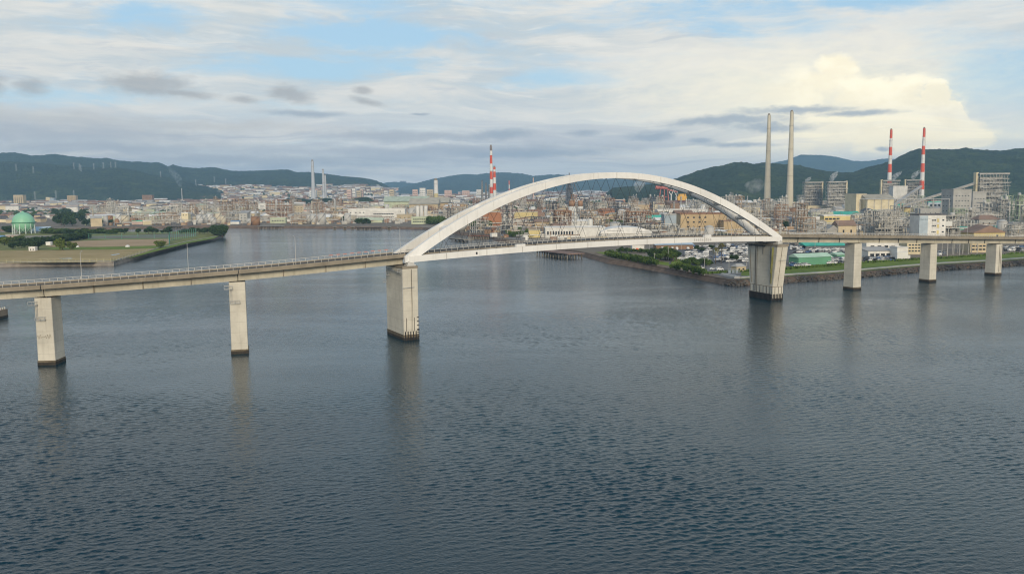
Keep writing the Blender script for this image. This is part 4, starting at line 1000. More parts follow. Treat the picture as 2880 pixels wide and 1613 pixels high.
p, w, h = LM(305, 327, 569, 621); process('d', p + Vector((0, 5, 0)), 0, 'tall pale stair tower of pipes behind the creek', w / PROTO['d']['W'], h / PROTO['d']['H'])
for x0, x1, yt, yb, key, st_ in [(500, 512, 572, 622, 'd', 'pale'), (535, 548, 575, 620, 'g', 'brown'), (618, 650, 566, 612, 'b', 'brown'), (652, 690, 560, 608, 'f', 'brown'), (692, 722, 568, 606, 'b', 'brown'), (380, 420, 600, 630, 'c', 'brown'), (430, 500, 606, 632, 'h', 'brown'), (455, 500, 598, 620, 'c', 'brown'), (820, 860, 608, 630, 'c', 'brown')]:
    p, w, h = LM(x0, x1, yt, yb); P = PROTO[key]; process(key, p + Vector((0, 4, 0)), 0, 'brown open process frame at the shore ' + zone(p.x, p.y) + ', %s' % size_word(w, h), w / P['W'], h / P['H'], st_)
# white office block
p, w, h = LM(980, 1139, 588, 619)
o = building('long white office block with two rows of dark windows on the far bank', 'office block', p + Vector((0, 12, 0)), w, 24, h, 0, 'white', 'white', win=(2, 12, 2.6, 1.5, (-.02, .26), .22, .78), name='office_block')
for x, z in ((-44, .3), (-44, .7), (-35, .3), (-35, .7), (-28, .7), (-22, .7), (28, .25), (28, .5), (28, .78), (34, .78), (40, .78)): obj('window', ub, m_glass, o, (x, -12, h * z - .8), scale=(2.0, .12, 1.6))
obj('stair_block', ub, WALLS['white'], o, (15, -12.6, 0), scale=(50, 1.2, h * .86))
for k in range(24): obj('window', ub, m_glass, o, (-4 + (k % 12) * 2.9, -13.25, h * (.22 if k < 12 else .52)), scale=(2.2, .12, 1.7))
BL('low beige annex right of the white office block', 'building', 1116, 1160, 604, 620, d=16, wall='beige', roof='beige', win=(1, 3, 1.5, 1.2))
BL('grey green low hall before the white office block', 'shed', 1010, 1075, 612, 626, d=14, wall='palegreen', roof='palegreen', kind='gable', rh=4, name='shed')
BL('yellow green two storey gatehouse by the hedge', 'building', 1157, 1207, 611, 630, d=12, wall='palegreen', roof='palegreen', win=(2, 7, 2.4, 1.4))
for k, x in enumerate((1173, 1184, 1196)): q = AT(x, 1500); tank('white silo, number %d of three behind the gatehouse' % (k + 1), q, 6.3, ZT(x, 580, 1500) - 3, 'white', 'dome', False, 'silo', 'white silos', 'silo')
for k, (x, w_) in enumerate([(1080, 120), (1200, 60), (1150, 80)]):
    BL('%s rounded storage hall behind the office block' % ['yellow green', 'tan', 'beige'][k], 'storage hall', x, x + w_, 552 + 3 * k, dist=2200 - 130 * k, d=70, wall=['palegreen', 'tan', 'beige'][k], roof=['palegreen', 'beige', 'beige'][k], kind='gable', rh=12, name='storage_hall')
# dolphins and jetties on the far bank
def jetty(label, p0, p1, w, z, npile, mat, name='jetty', group=None, piles=True, dk=.6):
    p0, p1 = Vector(p0), Vector(p1); L = (p1 - p0).length; a = math.atan2(p1.y - p0.y, p1.x - p0.x)
    t = thing(name, label, 'jetty', (p0.x, p0.y, 0), a, group)
    b = MB(); b.box((L / 2, 0, z - dk / 2), (L, w, dk)); obj('deck', b, mat, t)
    b = MB(); b.box((L / 2, -w / 2 - .1, z - dk * .8), (L, .35, dk * 1.1)); obj('fender_beam', b, m_rub, t)
    for k in range(npile):
        for j in (-1, 0, 1):
            b = MB(); x = L * (k + .5) / npile; b.tube((x, j * w * .42, -3), (x, j * w * .42, z - dk), .42, n=8); obj('pile', b, m_conc3 if (k + j) % 3 else m_tide2, t)
    return t
m_jd = M('weathered jetty deck', (.24, .155, .12), .9, .3, .2, fine=.3)
jetty('wide brown jetty on pale piles under the arch deck', G(1527, 716, 0), G(1620, 727, 0), 16, 4.0, 12, m_jd)
jetty('loading jetty below the rusty frame on the far bank', G(728, 643, 0), G(796, 643.5, 0), 9, 4.2, 9, m_quay)
jetty('long dark loading jetty before the white office block', G(1002, 645.5, 0), G(1075, 646, 0), 7, 3.4, 10, m_conc3)
for k, x in enumerate((937, 966, 987, 1090)):
    jetty('small mooring dolphin, number %d from the left on the far bank' % (k + 1), G(x, 645, 0), G(x + 9, 645, 0), 4, 3.5, 2, m_conc2, 'mooring_dolphin', 'mooring dolphins')
jetty('orange railed service jetty under the left of the arch', G(1316, 671, 0), G(1378, 672, 0), 3, 3.6, 9, M('orange rail', (.55, .20, .08), .6))
jetty('dark stone mooring platform under the left of the arch', G(1278, 676, 0), G(1318, 680, 0), 12, 2.6, 4, m_conc3)
jetty('short berth on the creek', G(478, 641.5, 0), G(515, 641.8, 0), 5, 3, 5, m_conc3)
# breakwater end at the left edge
a, b2 = G(23, 890, 0), G(-120, 925, 0); t = thing('breakwater', 'concrete breakwater end with posts at the left edge behind the pier', 'breakwater', (0, 0, 0))
d_ = Vector((b2.x - a.x, b2.y - a.y, 0)).normalized(); n_ = Vector((-d_.y, d_.x, 0)); n_ = n_ if n_.y > 0 else -n_
P = [a, a + d_ * 60, a + d_ * 60 + n_ * 9, a + n_ * 9]
b = MB(); b.prism(P, .9, 3.6); obj('wall', b, M('brown breakwater', (.20, .165, .125), .9, .2, .3, streak=.3), t)
b = MB(); b.prism([P[0] - d_ * .1, P[1], P[2], P[3] - d_ * .1], -3, .9); obj('wet_base', b, m_tide, t)
for k in range(12): q = a + d_ * (1.5 + k * 1.5) + n_ * .4; b = MB(); b.box((q.x, q.y, 4.1), (.45, .45, 1)); obj('post', b, m_conc, t)

# --- seen through the arch
BL('pale yellow windowless shed seen through the arch', 'shed', 1447, 1512, 597, 618, d=20, wall='yellow', roof='beige', name='shed')
BL('long low white factory with arches behind the bridge deck', 'factory', 1534, 1700, 641, 668, d=30, wall='white', roof='white', win=(1, 10, 1.7, 3.6, (-.48, -.02), .1, .9), name='factory_hall')
BL('low white hall with a wide rounded roof behind the deck', 'hall', 1690, 1832, 638, 668, d=34, wall='white', roof='white', kind='vault', rh=6.5, name='hall')
BL('cream cube building beside the white factory', 'building', 1487, 1520, 648, 668, d=12, wall='yellow', roof='beige')
p, w, h = LM(1914, 2040, 602, 655)
BL('big tan block with a rusty roof rim under the right of the arch', 'building', 1914, 2045, 602, 654, d=30, wall='tan', roof='rust', win=(3, 4, 2.2, 1.6, (-.40, .1), .2, .95), rz=-.03)
BL('lower tan wing beside the big tan block', 'building', 2035, 2107, 622, 656, d=24, wall='tan', roof='brown', name='building')
for k, x in enumerate((1609, 1632)):
    q = AT(x, 1500); tank('white silo with a rusty head, %s of the capped pair' % ['left', 'right'][k], q, 12.5 - 2.5 * k, 20, 'white', 'hopper', False, 'silo', None, 'silo', 'rust')
BL('teal roofed hall under the right of the arch', 'hall', 1821, 1876, 605, 622, d=26, wall='bluegrey', roof='teal', kind='gable', rh=5, name='hall')
BL('blue grey blank hall left of the tan block', 'hall', 1868, 1914, 604, 640, d=22, wall='bluegrey', roof='grey', name='hall')
BL('long pale hall with a row of small windows behind the tan block', 'hall', 1850, 1990, 590, 604, d=30, dist=None, wall='white', roof='white', win=(1, 16, 1.6, 1.2), name='hall')
p, w, h = LM(1766, 1826, 596, 643); process('f', p + Vector((0, 8, 0)), .1, 'tan open frame seen through the arch', w / PROTO['f']['W'], h / PROTO['f']['H'], 'rust')
p, w, h = LM(1537, 1566, 566, 606); process('b', p + Vector((0, 8, 0)), .1, 'dark blue grey boiler frame left of the capped silos', w / PROTO['b']['W'], h / PROTO['b']['H'], 'dark')
q = AT(1601, 2350); h = ZT(1601, 486, 2350) - 3
t = thing('furnace_tower', 'dark blast furnace tower standing up to the arch top', 'furnace', q); occ.append((q.x, q.y, 25))
b = MB(); b.lathe([(9, 0), (9, 12), (6.5, 26), (8, 40), (4, 62), (2.5, 72)], 14); obj('furnace_body', b, STEEL['dark'], t)
b = MB()
for x in (-9, 9):
    for y in (-9, 9): b.bar((x, y, 0), (x * .8, y * .8, h * .86), 1.3)
for z in (14, 26, 38, 50, 62, 74): b.box((0, 0, z), (20, 20, .6))
for z in range(0, 74, 12):
    for s_ in (-1, 1): b.bar((s_ * -9, -9, z), (s_ * 9, -9, z + 12), .7)
b.bar((0, 0, 72), (0, 0, h), 2.4); b.bar((-8, 0, h * .93), (8, 0, h * .93), 2); b.bar((10, 0, 70), (34, 6, 8), 2.4); b.bar((-8, 0, h * .9), (-26, 4, 30), 2)
obj('steel_frame', b, STEEL['dark'], t)
for k, (x, yt, dd) in enumerate([(1356, 512, 2150), (1367, 518, 2180), (1376, 520, 2120)]):
    q = AT(x, dd); h = ZT(x, yt, dd) - 3; t = thing('flare_tower', 'dark lattice tower, %s of the three left of the striped stacks' % ['left', 'middle', 'right'][k], 'tower', q)
    b = MB()
    for z in range(0, int(h), 6):
        s0, s1 = 5 * (1 - .7 * z / h), 5 * (1 - .7 * min(z + 6, h) / h)
        for i in range(4):
            a0, a1 = math.pi / 4 + i * math.pi / 2, math.pi / 4 + (i + 1) * math.pi / 2
            b.bar((s0 * math.cos(a0), s0 * math.sin(a0), z), (s1 * math.cos(a0), s1 * math.sin(a0), z + 6), .8); b.bar((s0 * math.cos(a0), s0 * math.sin(a0), z), (s1 * math.cos(a1), s1 * math.sin(a1), z + 6), .5)
    obj('steel_frame', b, STEEL['dark'], t); b = MB(); b.lathe([(1.5, 0), (1.5, h * 1.02)], 8); obj('riser', b, STEEL['grey'], t)
# red ship unloaders, dock cranes and ship behind the arch
q = AT(1868, 2600); t = thing('bulk_unloader', 'red bulk unloader with a long drum boom under the right of the arch', 'unloader', q)
m_rc = M('crane red', (.42, .11, .075), .5, .1, .1); m_yc = M('ship yellow', (.68, .38, .05), .5, .1, .1)
b = MB(); b.tube((-26, 0, ZT(1868, 527, 2600) - 3), (10, 0, ZT(1868, 529, 2600) - 3), 5.5, 4.5, 12); b.tube((10, 0, 44), (40, 0, 36), 3, 2, 8); obj('boom', b, m_rc, t)
b = MB()
for x in (-16, 0, 14):
    for y in (-6, 6): b.bar((x, y, 0), (x * .7, y * .5, 44), 1.8)
    b.bar((x, -6, 20), (x, 6, 20), 1.2)
b.bar((-16, 0, 22), (14, 0, 22), 1.6); b.bar((-16, -6, 2), (0, -6, 22), 1.2); obj('portal', b, m_rc, t)
for k, x in enumerate((1888, 1902)):
    q = AT(x, 2500); t = thing('dock_crane', 'white Y shaped dock crane, %s of the pair by the yellow ship' % ['left', 'right'][k], 'crane', q, 0, 'dock cranes')
    b = MB(); b.tube((0, 0, 0), (0, 0, 30), 2.2, 1.6, 8); obj('tower', b, m_wht, t)
    b = MB(); b.bar((0, 0, 28), (10, -4, 52), 1.8); b.bar((0, 0, 28), (-6, 2, 38), 1.8); b.bar((-6, 2, 38), (10, -4, 52), .6); obj('jib', b, m_wht, t)
    b = MB(); b.box((0, 0, 4), (8, 8, 8)); obj('base', b, m_rc, t)
q = AT(1920, 2450); t = thing('cargo_ship', 'yellow superstructure of a cargo ship behind the works', 'ship', q)
b = MB(); b.prism([(-24, -7), (20, -7), (30, 0), (20, 7), (-24, 7)], 0, 14); obj('hull', b, M('ship hull', (.12, .05, .05), .6), t)
b = MB(); b.box((-2, 0, 20), (26, 12, 12)); b.box((-4, 0, 29), (16, 11, 6)); obj('superstructure', b, m_yc, t)
b = MB(); b.tube((8, 0, 26), (8, 0, 36), 2, 1.8, 10); obj('funnel', b, m_yc, t)

# --- right works
def boiler(label, x0, x1, yt, dist, flip=False, rz=.05, steel='grey'):
    p, w, h = LM(x0, x1, yt, dist=dist); P = PROTO['i']; sx, sz = w / P['W'], h / P['H']
    t = process('i', p, rz, label, sx, sz, steel, 'boiler houses', 'boiler house'); t.name = 'boiler_house'
    obj('stair_tower', ub, WALLS['cream'], t, ((-1 if flip else 1) * w * .53, 0, 0), scale=(w * .09, w * .16, h * 1.05))
    obj('roof', uflat, ROOFS['grey'], t, (0, 0, h), scale=(w, P['D'] * sx, 1.2))
    obj('boiler_drum', ub, WALLS['grey'], t, (0, 4, 0), scale=(w * .8, P['D'] * sx * .5, h * .93))
    return t
boiler('boiler house left of the two below the blue ridge', 2260, 2310, 514, 1750)
boiler('boiler house right of the two below the blue ridge', 2326, 2378, 513, 1700)
boiler('boiler house under the left striped chimney', 2479, 2527, 509, 1900, True)
boiler('small dark boiler house between the striped chimneys', 2546, 2588, 508, 1880, True, steel='dark')
boiler('tallest grey boiler house near the right edge', 2745, 2828, 490, 1500, True, steel='grey')
BL('big pale grey block with small windows before the tallest boiler house', 'building', 2674, 2735, 534, dist=1150, d=26, rz=.12, wall='grey', roof='grey', win=(5, 5, 1.6, 1.2), side=(5, 3, 1.5, 1.2))
BL('grey blank block right of the small windowed one', 'building', 2737, 2775, 541, dist=1250, d=30, wall='grey', roof='grey', win=(3, 4, 1.5, 1.2))
for k_, (x_, key_, d_k, sz_) in enumerate([(2696, 'f', 1090, .95), (2724, 'b', 1100, .8), (2790, 'e', 1180, 1.35), (2825, 'b', 1160, 1.25), (2760, 'h', 1110, 1.3), (2845, 'd', 1060, .9)]): process(key_, AT(x_, d_k), .1, '%s open pipe frame in front of the grey blocks at the right edge, number %d' % (['green', 'grey', 'pale', 'grey', 'pale', 'pale'][k_], k_ + 1), 1.0, sz_, ['green', 'grey', 'pale', 'grey', 'pale', 'pale'][k_])
BL('cream storage hall between the chimneys', 'hall', 2402, 2438, 546, dist=1500, d=40, rz=.1, wall='cream', roof='beige', name='hall')
BL('cream gabled coal store below the left striped chimney', 'hall', 2440, 2515, 546, dist=1480, d=46, wall='cream', roof='beige', kind='gable', rh=8, name='hall')
BL('white blank hall right of the cream coal store', 'hall', 2512, 2552, 524, dist=1720, d=20, wall='white', roof='white', name='hall')
BL('long white warehouse with a grey roof', 'warehouse', 2420, 2500, 576, 600, d=28, wall='white', roof='grey', kind='gable', rh=4, name='warehouse')
BL('cream hall with a dark roof edge', 'hall', 2268, 2340, 578, 596, d=24, wall='cream', roof='dark', name='hall')
BL('tall cream blank block left of the dark silos', 'building', 2268, 2288, 566, 588, d=14, wall='cream', roof='white')
BL('small white cube on the middle works roofline', 'building', 2375, 2398, 577, 600, d=14, wall='white', roof='white')
BL('teal roofed long shed in the right works', 'shed', 2345, 2425, 595, 612, d=24, wall='palegreen', roof='teal', kind='shed', rh=5, name='shed')
BL('cream building with four dark windows in the right works', 'building', 2317, 2391, 607, 634, d=16, wall='yellow', roof='white', win=(1, 4, 4, 2.2, (-.47, .1), .45, .95))
BL('brown roofed gabled house behind the bridge deck', 'building', 2357, 2408, 620, 668, d=18, wall='beige', roof='brown', kind='gable', rh=5, win=(1, 2, 1.6, 3))
BL('grey gabled wing left of the brown roofed house', 'building', 2326, 2360, 633, 668, d=16, wall='grey', roof='grey', kind='gable2', rh=5, win=(1, 2, 1.3, 1.5))
BL('yellow gabled warehouse with a brown roof near the right edge', 'warehouse', 2738, 2826, 634, 676, d=24, wall='yellow', roof='brown', kind='gable2', rh=6.5, win=(1, 1, 2, 3, (.1, .4)), name='warehouse')
BL('grey brown roofed house behind the yellow warehouse', 'building', 2752, 2812, 605, 640, d=18, wall='grey', roof='brown', kind='hip', rh=5, win=(1, 3, 1.8, 1.5))
BL('teal panelled hall behind the lettered block', 'hall', 2610, 2660, 568, 590, d=18, wall='bluegrey', roof='teal', win=(1, 4, 5.5, 6), name='hall')
BL('long grey hall with round windows behind the lettered block', 'hall', 2588, 2672, 588, 612, d=18, wall='grey', roof='grey', win=(1, 5, 1.5, 1.5), name='hall')
BL('orange brown small block left of the lettered one', 'building', 2543, 2568, 585, 605, d=12, wall='yellow', roof='rust', win=(1, 1, 1.4, 1.2))
p, w, h = LM(2180, 2222, 576, 642); process('j', p + Vector((0, 6, 0)), .2, 'orange brown stair frame right of the arch foot', w / PROTO['j']['W'] * .8, h / PROTO['j']['H'], 'rust')
# lettered white block
p, w, h = LM(2587, 2664, 605, dist=830)
t = building('white four storey block with grey lettering and yellow loading doors', 'building', p + Vector((0, 9, 0)), w, 18, h, .04, 'white', 'dark', name='lettered_block')
obj('blank_wing', ub, WALLS['bluegrey'], t, (-w * .34, -9.2, 0), scale=(w * .32, .8, h * .985))
for z in (.78, .55, .30):
    obj('loading_door', ub, WALLS['yellow'], t, (w * .21, -9.0, h * z - 1.6), scale=(2.0, .2, 3.4))
    for k in range(3): obj('window', ub, m_glass, t, (w * (.0 + .055 * k), -9.0, h * z - .3), scale=(1.1, .16, 1.3))
    obj('window', ub, m_glass, t, (w * .40, -9.0, h * z - .3), scale=(1.9, .16, 1.3))
tc = bpy.data.curves.new('sign_text', 'FONT'); tc.body = 'DaCZo'; tc.size = 2.6; tc.extrude = .04; tc.align_x = 'CENTER'
tmp = bpy.data.objects.new('tmp', tc); C.objects.link(tmp); dg = bpy.context.evaluated_depsgraph_get(); tm = bpy.data.meshes.new_from_object(tmp.evaluated_get(dg)); bpy.data.objects.remove(tmp)
tm.materials.clear(); tm.materials.append(M('grey blue sign paint', (.16, .22, .25), .6))
o = obj('lettering', tm, None, t, (-w * .34, -9.66, h * .80)); o.rotation_euler = (R(90), 0, 0)
# coal conveyors
def conveyor(label, a, b_, za, zb, w=4.0):
    t = thing('conveyor', label, 'conveyor', (a.x, a.y, LZ)); d = Vector((b_.x - a.x, b_.y - a.y, zb - za)); A = Vector((0, 0, za))
    b = MB(); b.bar(A, A + d, w, 3.2); obj('gallery', b, STEEL['grey'], t)
    b = MB(); b.bar(A + Vector((0, 0, 1.9)), A + d + Vector((0, 0, 1.9)), w * 1.1, .5); obj('roof', b, ROOFS['grey'], t)
    for k in range(1, 7):
        q = A + d * (k / 7); b = MB(); b.bar((q.x - 2.5, q.y, 0), (q.x, q.y, q.z), .6); b.bar((q.x + 2.5, q.y, 0), (q.x, q.y, q.z), .6); obj('trestle', b, STEEL['grey'], t)
conveyor('long covered conveyor rising right to the tallest boiler house', AT(2540, 1480), AT(2740, 1500), 16, ZT(2740, 516, 1500) - 3)
conveyor('short covered conveyor rising to the striped chimney', AT(2510, 1500), AT(2590, 1800), 14, ZT(2590, 524, 1800) - 3)
pipe_rack(AT(2420, 1180), AT(2672, 1120), ZT(2550, 561, 1150) - 3, 'long white elevated pipe bridge across the right works', 4, 'pale')
pipe_rack(AT(2225, 790), AT(2330, 800), 8, 'white low pipe rack behind the deck right of the arch foot', 5, 'pale')
# --- right bank
WALLS['green'] = M('green sheet wall', (.12, .30, .18), .7, .1, .1); ROOFS['mint'] = M('mint sheet roof', (.42, .58, .45), .7, .1, .1)
BL('green walled warehouse with a pale green roof beside the car rows', 'warehouse', 2225, 2345, 713, 744, d=10, rz=.35, wall='green', roof='mint', kind='gable', rh=2.2, name='warehouse')
BL('small pale green lean-to joined to the green warehouse', 'shed', 2340, 2380, 711, 726, d=9, rz=.35, wall='green', roof='mint', kind='gable', rh=1.6, name='shed')
BL('teal roofed open depot behind the car rows', 'depot', 2268, 2380, 682, 699, d=16, wall='darkgrey', roof='teal', kind='shed', rh=3, name='depot')
BL('white works building with a dark loading door by the verge', 'building', 2433, 2515, 697, 724, d=14, rz=.12, wall='white', roof='grey', kind='shed', rh=2, win=(1, 4, 3, 2.4, (-.45, .4), .1, .6))
BL('upper white building with dark square windows behind the loading door', 'building', 2433, 2530, 681, 706, d=12, rz=.05, wall='white', roof='white', win=(1, 4, 3, 1.5))
BL('pale grey box van shed beside the white works building', 'shed', 2517, 2554, 698, 726, d=10, rz=.12, wall='white', roof='white', name='shed')
BL('cream building with small windows beside the second right pier', 'building', 2550, 2592, 681, 715, d=14, wall='cream', roof='beige', win=(3, 4, 1.6, 1))
BL('low beige building right of the third right pier gap', 'building', 2728, 2776, 684, 710, d=14, wall='beige', roof='beige', win=(2, 4, 2, 1.2))
for k, (x0, x1) in enumerate([(2641, 2700), (2690, 2740)]):
    a, b_ = G(x0, 716), G(x1, 712); pipe_rack(a, b_, 10, 'grey open pipe frame, %s of the two under the right deck' % ['left', 'right'][k], 4, 'pale')
BL('boathouse with a light blue roof behind the trees', 'boathouse', 1845, 1950, 683, 701, d=14, wall='brown', roof='paleblue', kind='shed', rh=1.5, name='boathouse')
BL('garage with an orange red open bay under the tie girder', 'garage', 1778, 1812, 690, 708, d=9, wall='white', roof='bluegrey' if 'bluegrey' in ROOFS else 'grey', name='garage').children
for k, (x, m_) in enumerate([(1861, 'w'), (1874, 'w'), (1889, 'w'), (1902, 'w'), (1933, 'w')]):
    q = G(x, 702.5); t = thing('boat', 'white motor boat, number %d from the left in the boathouse' % (k + 1), 'boat', q + Vector((0, -2, 0)), R(90), 'boats in the boathouse')
    b = MB(); b.sweep([[(-3, -.3, .4), (-3, .3, .4), (-3, 1, 1.7), (-3, -1, 1.7)], [(0, -.5, .3), (0, .5, .3), (0, 1.25, 1.8), (0, -1.25, 1.8)], [(3.2, -.05, .9), (3.2, .05, .9), (3.2, .1, 2.1), (3.2, -.1, 2.1)]]); obj('hull', b, m_wht, t)
    b = MB(); b.box((-.6, 0, 2.2), (2.2, 1.6, .9)); obj('cabin', b, m_wht, t)
p = G(1797, 707.5); t = thing('fire_engine', 'orange red vehicle parked in the garage bay', 'vehicle', p + Vector((0, -1, 0)), 0)
b = MB(); b.box((0, 0, 1.5), (5.2, 2.2, 2.0)); b.box((-1.9, 0, 2.7), (1.6, 2.1, .7)); obj('body', b, M('vermilion paint', (.60, .10, .03), .5), t)
for x in (-1.7, 1.7):
    for y in (-1.05, 1.05): b = MB(); b.tube((x, y - .15, .45), (x, y + .15, .45), .45, n=12); obj('wheel', b, m_rub, t)
BL('small beige guard hut beside the right main pier', 'hut', 2062, 2100, 742, 764, d=6, rz=.3, wall='beige', roof='grey', kind='hip', rh=1.6, name='guard_hut', win=(1, 2, 1.2, 1))
# transformer cage
p = G(2062, 768); t = thing('substation', 'light grey switchgear cage in front of the guard hut', 'switchgear', p)
b = MB()
for x in (-3.4, -1.1, 1.1, 3.4):
    for y in (-1.5, 1.5): b.bar((x, y, 0), (x, y, 2.6), .12)
for z in (1.3, 2.6):
    for y in (-1.5, 1.5): b.bar((-3.4, y, z), (3.4, y, z), .1)
obj('cage', b, m_gal, t)
for x in (-2.2, 0, 2.2): obj('cabinet', ub, WALLS['bluegrey'], t, (x, 0, 0), scale=(1.4, 1.2, 1.9))

# --- playing field furniture
BL('pink walled low clubhouse left of the gas tank', 'clubhouse', 12, 48, 660, 669, d=9, wall='pink', roof='beige', kind='gable', rh=1.6, name='clubhouse', win=(1, 3, 1.8, 1.4))
BL('small blue roofed shelter at the left edge', 'shelter', -8, 9, 664, 672, d=6, wall='bluegrey', roof='blue', kind='gable', rh=1.5, name='shelter')
BL('pale blue sloping roof right of the gas tank', 'shed', 84, 124, 643, 655, d=16, wall='bluegrey', roof='paleblue', kind='shed', rh=5, name='shed')
BL('small white equipment hut between the field trees', 'hut', 81, 99, 697, 706, d=4, wall='white', roof='white', name='hut', win=(1, 2, 1, 1))
BL('tiny white hut at the hedge of the playing field', 'hut', 129, 142, 684, 690, d=4, wall='white', roof='white', name='hut')
def fence(label, pts, h, step, mat, name='fence', group=None, rail=.12):
    t = thing(name, label, 'fence', (0, 0, 0), 0, group); L = 0
    for a, b_ in zip(pts, pts[1:]):
        n = max(1, int((b_ - a).length / step)); rl = MB()
        for z in (.15, h * .55, h): rl.bar(a + Vector((0, 0, z)), b_ + Vector((0, 0, z)), rail)
        obj('rail', rl, mat, t)
        for k in range(n):
            q = a.lerp(b_, k / n); pm = MB(); pm.box((0, 0, h / 2), (rail * 1.6, rail * 1.6, h)); obj('post', post_shared(h, rail, mat), None, t, q)
    return t
_ps = {}
def post_shared(h, r_, mat):
    k = (h, r_, mat.name)
    if k not in _ps: b = MB(); b.box((0, 0, h / 2), (r_ * 1.7, r_ * 1.7, h)); _ps[k] = b.mesh('post', mat)
    return _ps[k]
m_net = M('green net post', (.12, .30, .22), .6); m_fp = M('pale fence post', (.46, .42, .25), .7)
fence('pale post fence along the near sea wall of the playing field', [G(x, y, LZ + .2) for x, y in [(-60, 740), (155, 738), (312, 736), (345, 729), (420, 706)]], 2.6, 5.0, m_fp, rail=.16)
fence('tall green ball net fence at the right end of the field', [G(x, y, LZ + .2) for x, y in [(476, 690), (478, 676), (556, 664)]], 9, 6, m_net, 'ball_fence', rail=.2)
fence('green ball net fence behind the upper field', [G(x, y, LZ + .2) for x, y in [(250, 672.5), (480, 670)]], 6, 16, m_net, 'ball_fence', rail=.16)
for k, (x, y) in enumerate([(216, 695), (359, 694)]):
    b = MB(); b.lathe([(2.2, 0), (2.0, .9), (1.2, 1.7), (.05, 2.0)], 12); o = tag(obj('white_tarpaulin', b, m_wht, loc=G(x, y, LZ + .2)), 'white tarpaulin mound at the field edge, %s of two' % ['left', 'right'][k], 'tarpaulin', 'white mounds')
sheet('puddle', [(165, 727), (200, 726), (205, 728), (175, 730)], LZ + .30, M('shallow puddle', (.24, .30, .27), .15, .1, .1))
sheet('puddle', [(310, 717), (335, 714), (338, 715), (318, 719)], LZ + .30, MATS['shallow puddle'])
# field lamps and bridge lamps
def lamp(loc, h, label, group, rz=0, arm=1.6, lean=0):
    t = thing('street_lamp', label, 'street lamp', loc, rz, group); b = MB(); b.tube((0, 0, 0), (0, 0, h), .09, .06, 8); obj('pole', b, m_rail, t)
    b = MB(); b.tube((0, 0, h - .1), (arm, 0, h + .25), .045, .035, 6); obj('arm', b, m_gal, t); b = MB(); b.box((arm + .35, 0, h + .25), (.8, .3, .16)); obj('lamp_head', b, m_gal, t); return t
def s_at(px, off):
    return min((KS[2] + (KS[13] - KS[2]) * k / 1500 for k in range(1501)), key=lambda s: abs(PJ(bp_(s, off, zdeck(s)))[0] - px))
LPX = [(233, 5.2, 'left of the second visible pier'), (531, 5.2, 'left of the slim left pier'), (832, 5.2, 'between the slim pier and the arch'), (1125, 5.2, 'at the left arch foot'), (1321, -4.4, 'behind the lower left hangers'), (1617, 4.9, 'in the middle of the arch deck'), (1790, -4.4, 'right of mid-span'), (2053, 4.9, 'near the right arch foot'),
       (2355, 5.2, 'left of the first right pier'), (2431, -5.2, 'above the first right pier'), (2621, 5.2, 'above the second right pier'), (2854, 5.2, 'at the right edge of the deck'), (2720, -5.2, 'on the far kerb of the right span')]
for px, off, w_ in LPX:
    s = s_at(px, off); arch = 0 < s < SE; off2 = off + (OC if arch else 0); q = bp_(s, off2, zdeck(s) + (0 if arch else .4)); d2 = cl(s)[1]
    lamp(q, 9.4, 'slender white lamp post on the bridge ' + w_, 'lamp posts on the bridge', math.atan2(d2.y, d2.x) + (R(90) if off > 0 else R(-90)))
p = G(2675, 668); t = thing('sign_board', 'blank white sign board on a pole behind the right deck', 'sign', AT(2673, 640))
b = MB(); b.tube((0, 0, 0), (0, 0, 24), .25, n=8); obj('pole', b, m_rail, t); b = MB(); b.box((0, -.3, 23.5), (4.6, .3, 3.4)); obj('board', b, m_wht, t)
for k, (x, y, h) in enumerate([(1879, 733, 10), (1841, 742, 7.5), (1981, 774, 10.5), (1991, 747, 9), (1826, 716, 10), (2034, 735, 9), (2100, 748, 8), (2050, 760, 7), (1916, 702, 8), (2292, 700, 9)]):
    q = G(x, y); t = thing('utility_pole', 'slim concrete utility pole, number %d along the right bank' % (k + 1), 'pole', q, 0, 'poles on the right bank')
    b = MB(); b.tube((0, 0, 0), (0, 0, h), .2, .13, 8); obj('pole', b, M('pole concrete', (.40, .39, .36), .8), t); b = MB(); b.bar((-.7, 0, h - .6), (.7, 0, h - .6), .1); obj('cross_arm', b, m_gal, t)

# ------------------------------------------------------------------ vegetation
def hedge(px0, y0, px1, y1, n, h, w, leaf, what):
    for k in range(n):
        t_ = k / (n - 1); q = G(px0 + (px1 - px0) * t_, y0 + (y1 - y0) * t_); q.x += rnd.uniform(-.3, .3)
        shrub(q, h * rnd.uniform(.88, 1.1), w, 'clipped shrub %d from the left in the %s' % (k + 1, what), leaf)
hedge(1706, 721, 1846, 748, 24, 4.6, 3.6, 0, 'long hedge on the right bank')
hedge(1892, 757, 1980, 775, 13, 4.4, 3.6, 0, 'short hedge before the van')
hedge(1708, 718, 1846, 744, 20, 4.0, 3.4, 1, 'rear row of the long hedge')
for k in range(26): q = G(rnd.uniform(1828, 1906), rnd.uniform(722, 736)); tree(q, rnd.uniform(6, 9.5), rnd.uniform(5, 7), 'dark leafy tree in the clump behind the long hedge', 1 if k % 3 else 0, 'clump behind the hedge')
for k in range(16): q = G(1925 + 70 * k / 15, 744 + 3 * math.sin(k)); tree(q, rnd.uniform(3.6, 4.8), 4.2, 'rounded tree %d from the left in the row behind the van' % (k + 1), k % 2, 'row behind the van', low=.15)
for k in range(14): q = G(1740 + 95 * k / 13, 708 + 5 * k / 13); tree(q, rnd.uniform(3, 4.5), 4, 'low green tree %d from the left under the tie girder' % (k + 1), k % 2, 'row under the girder', low=.15)
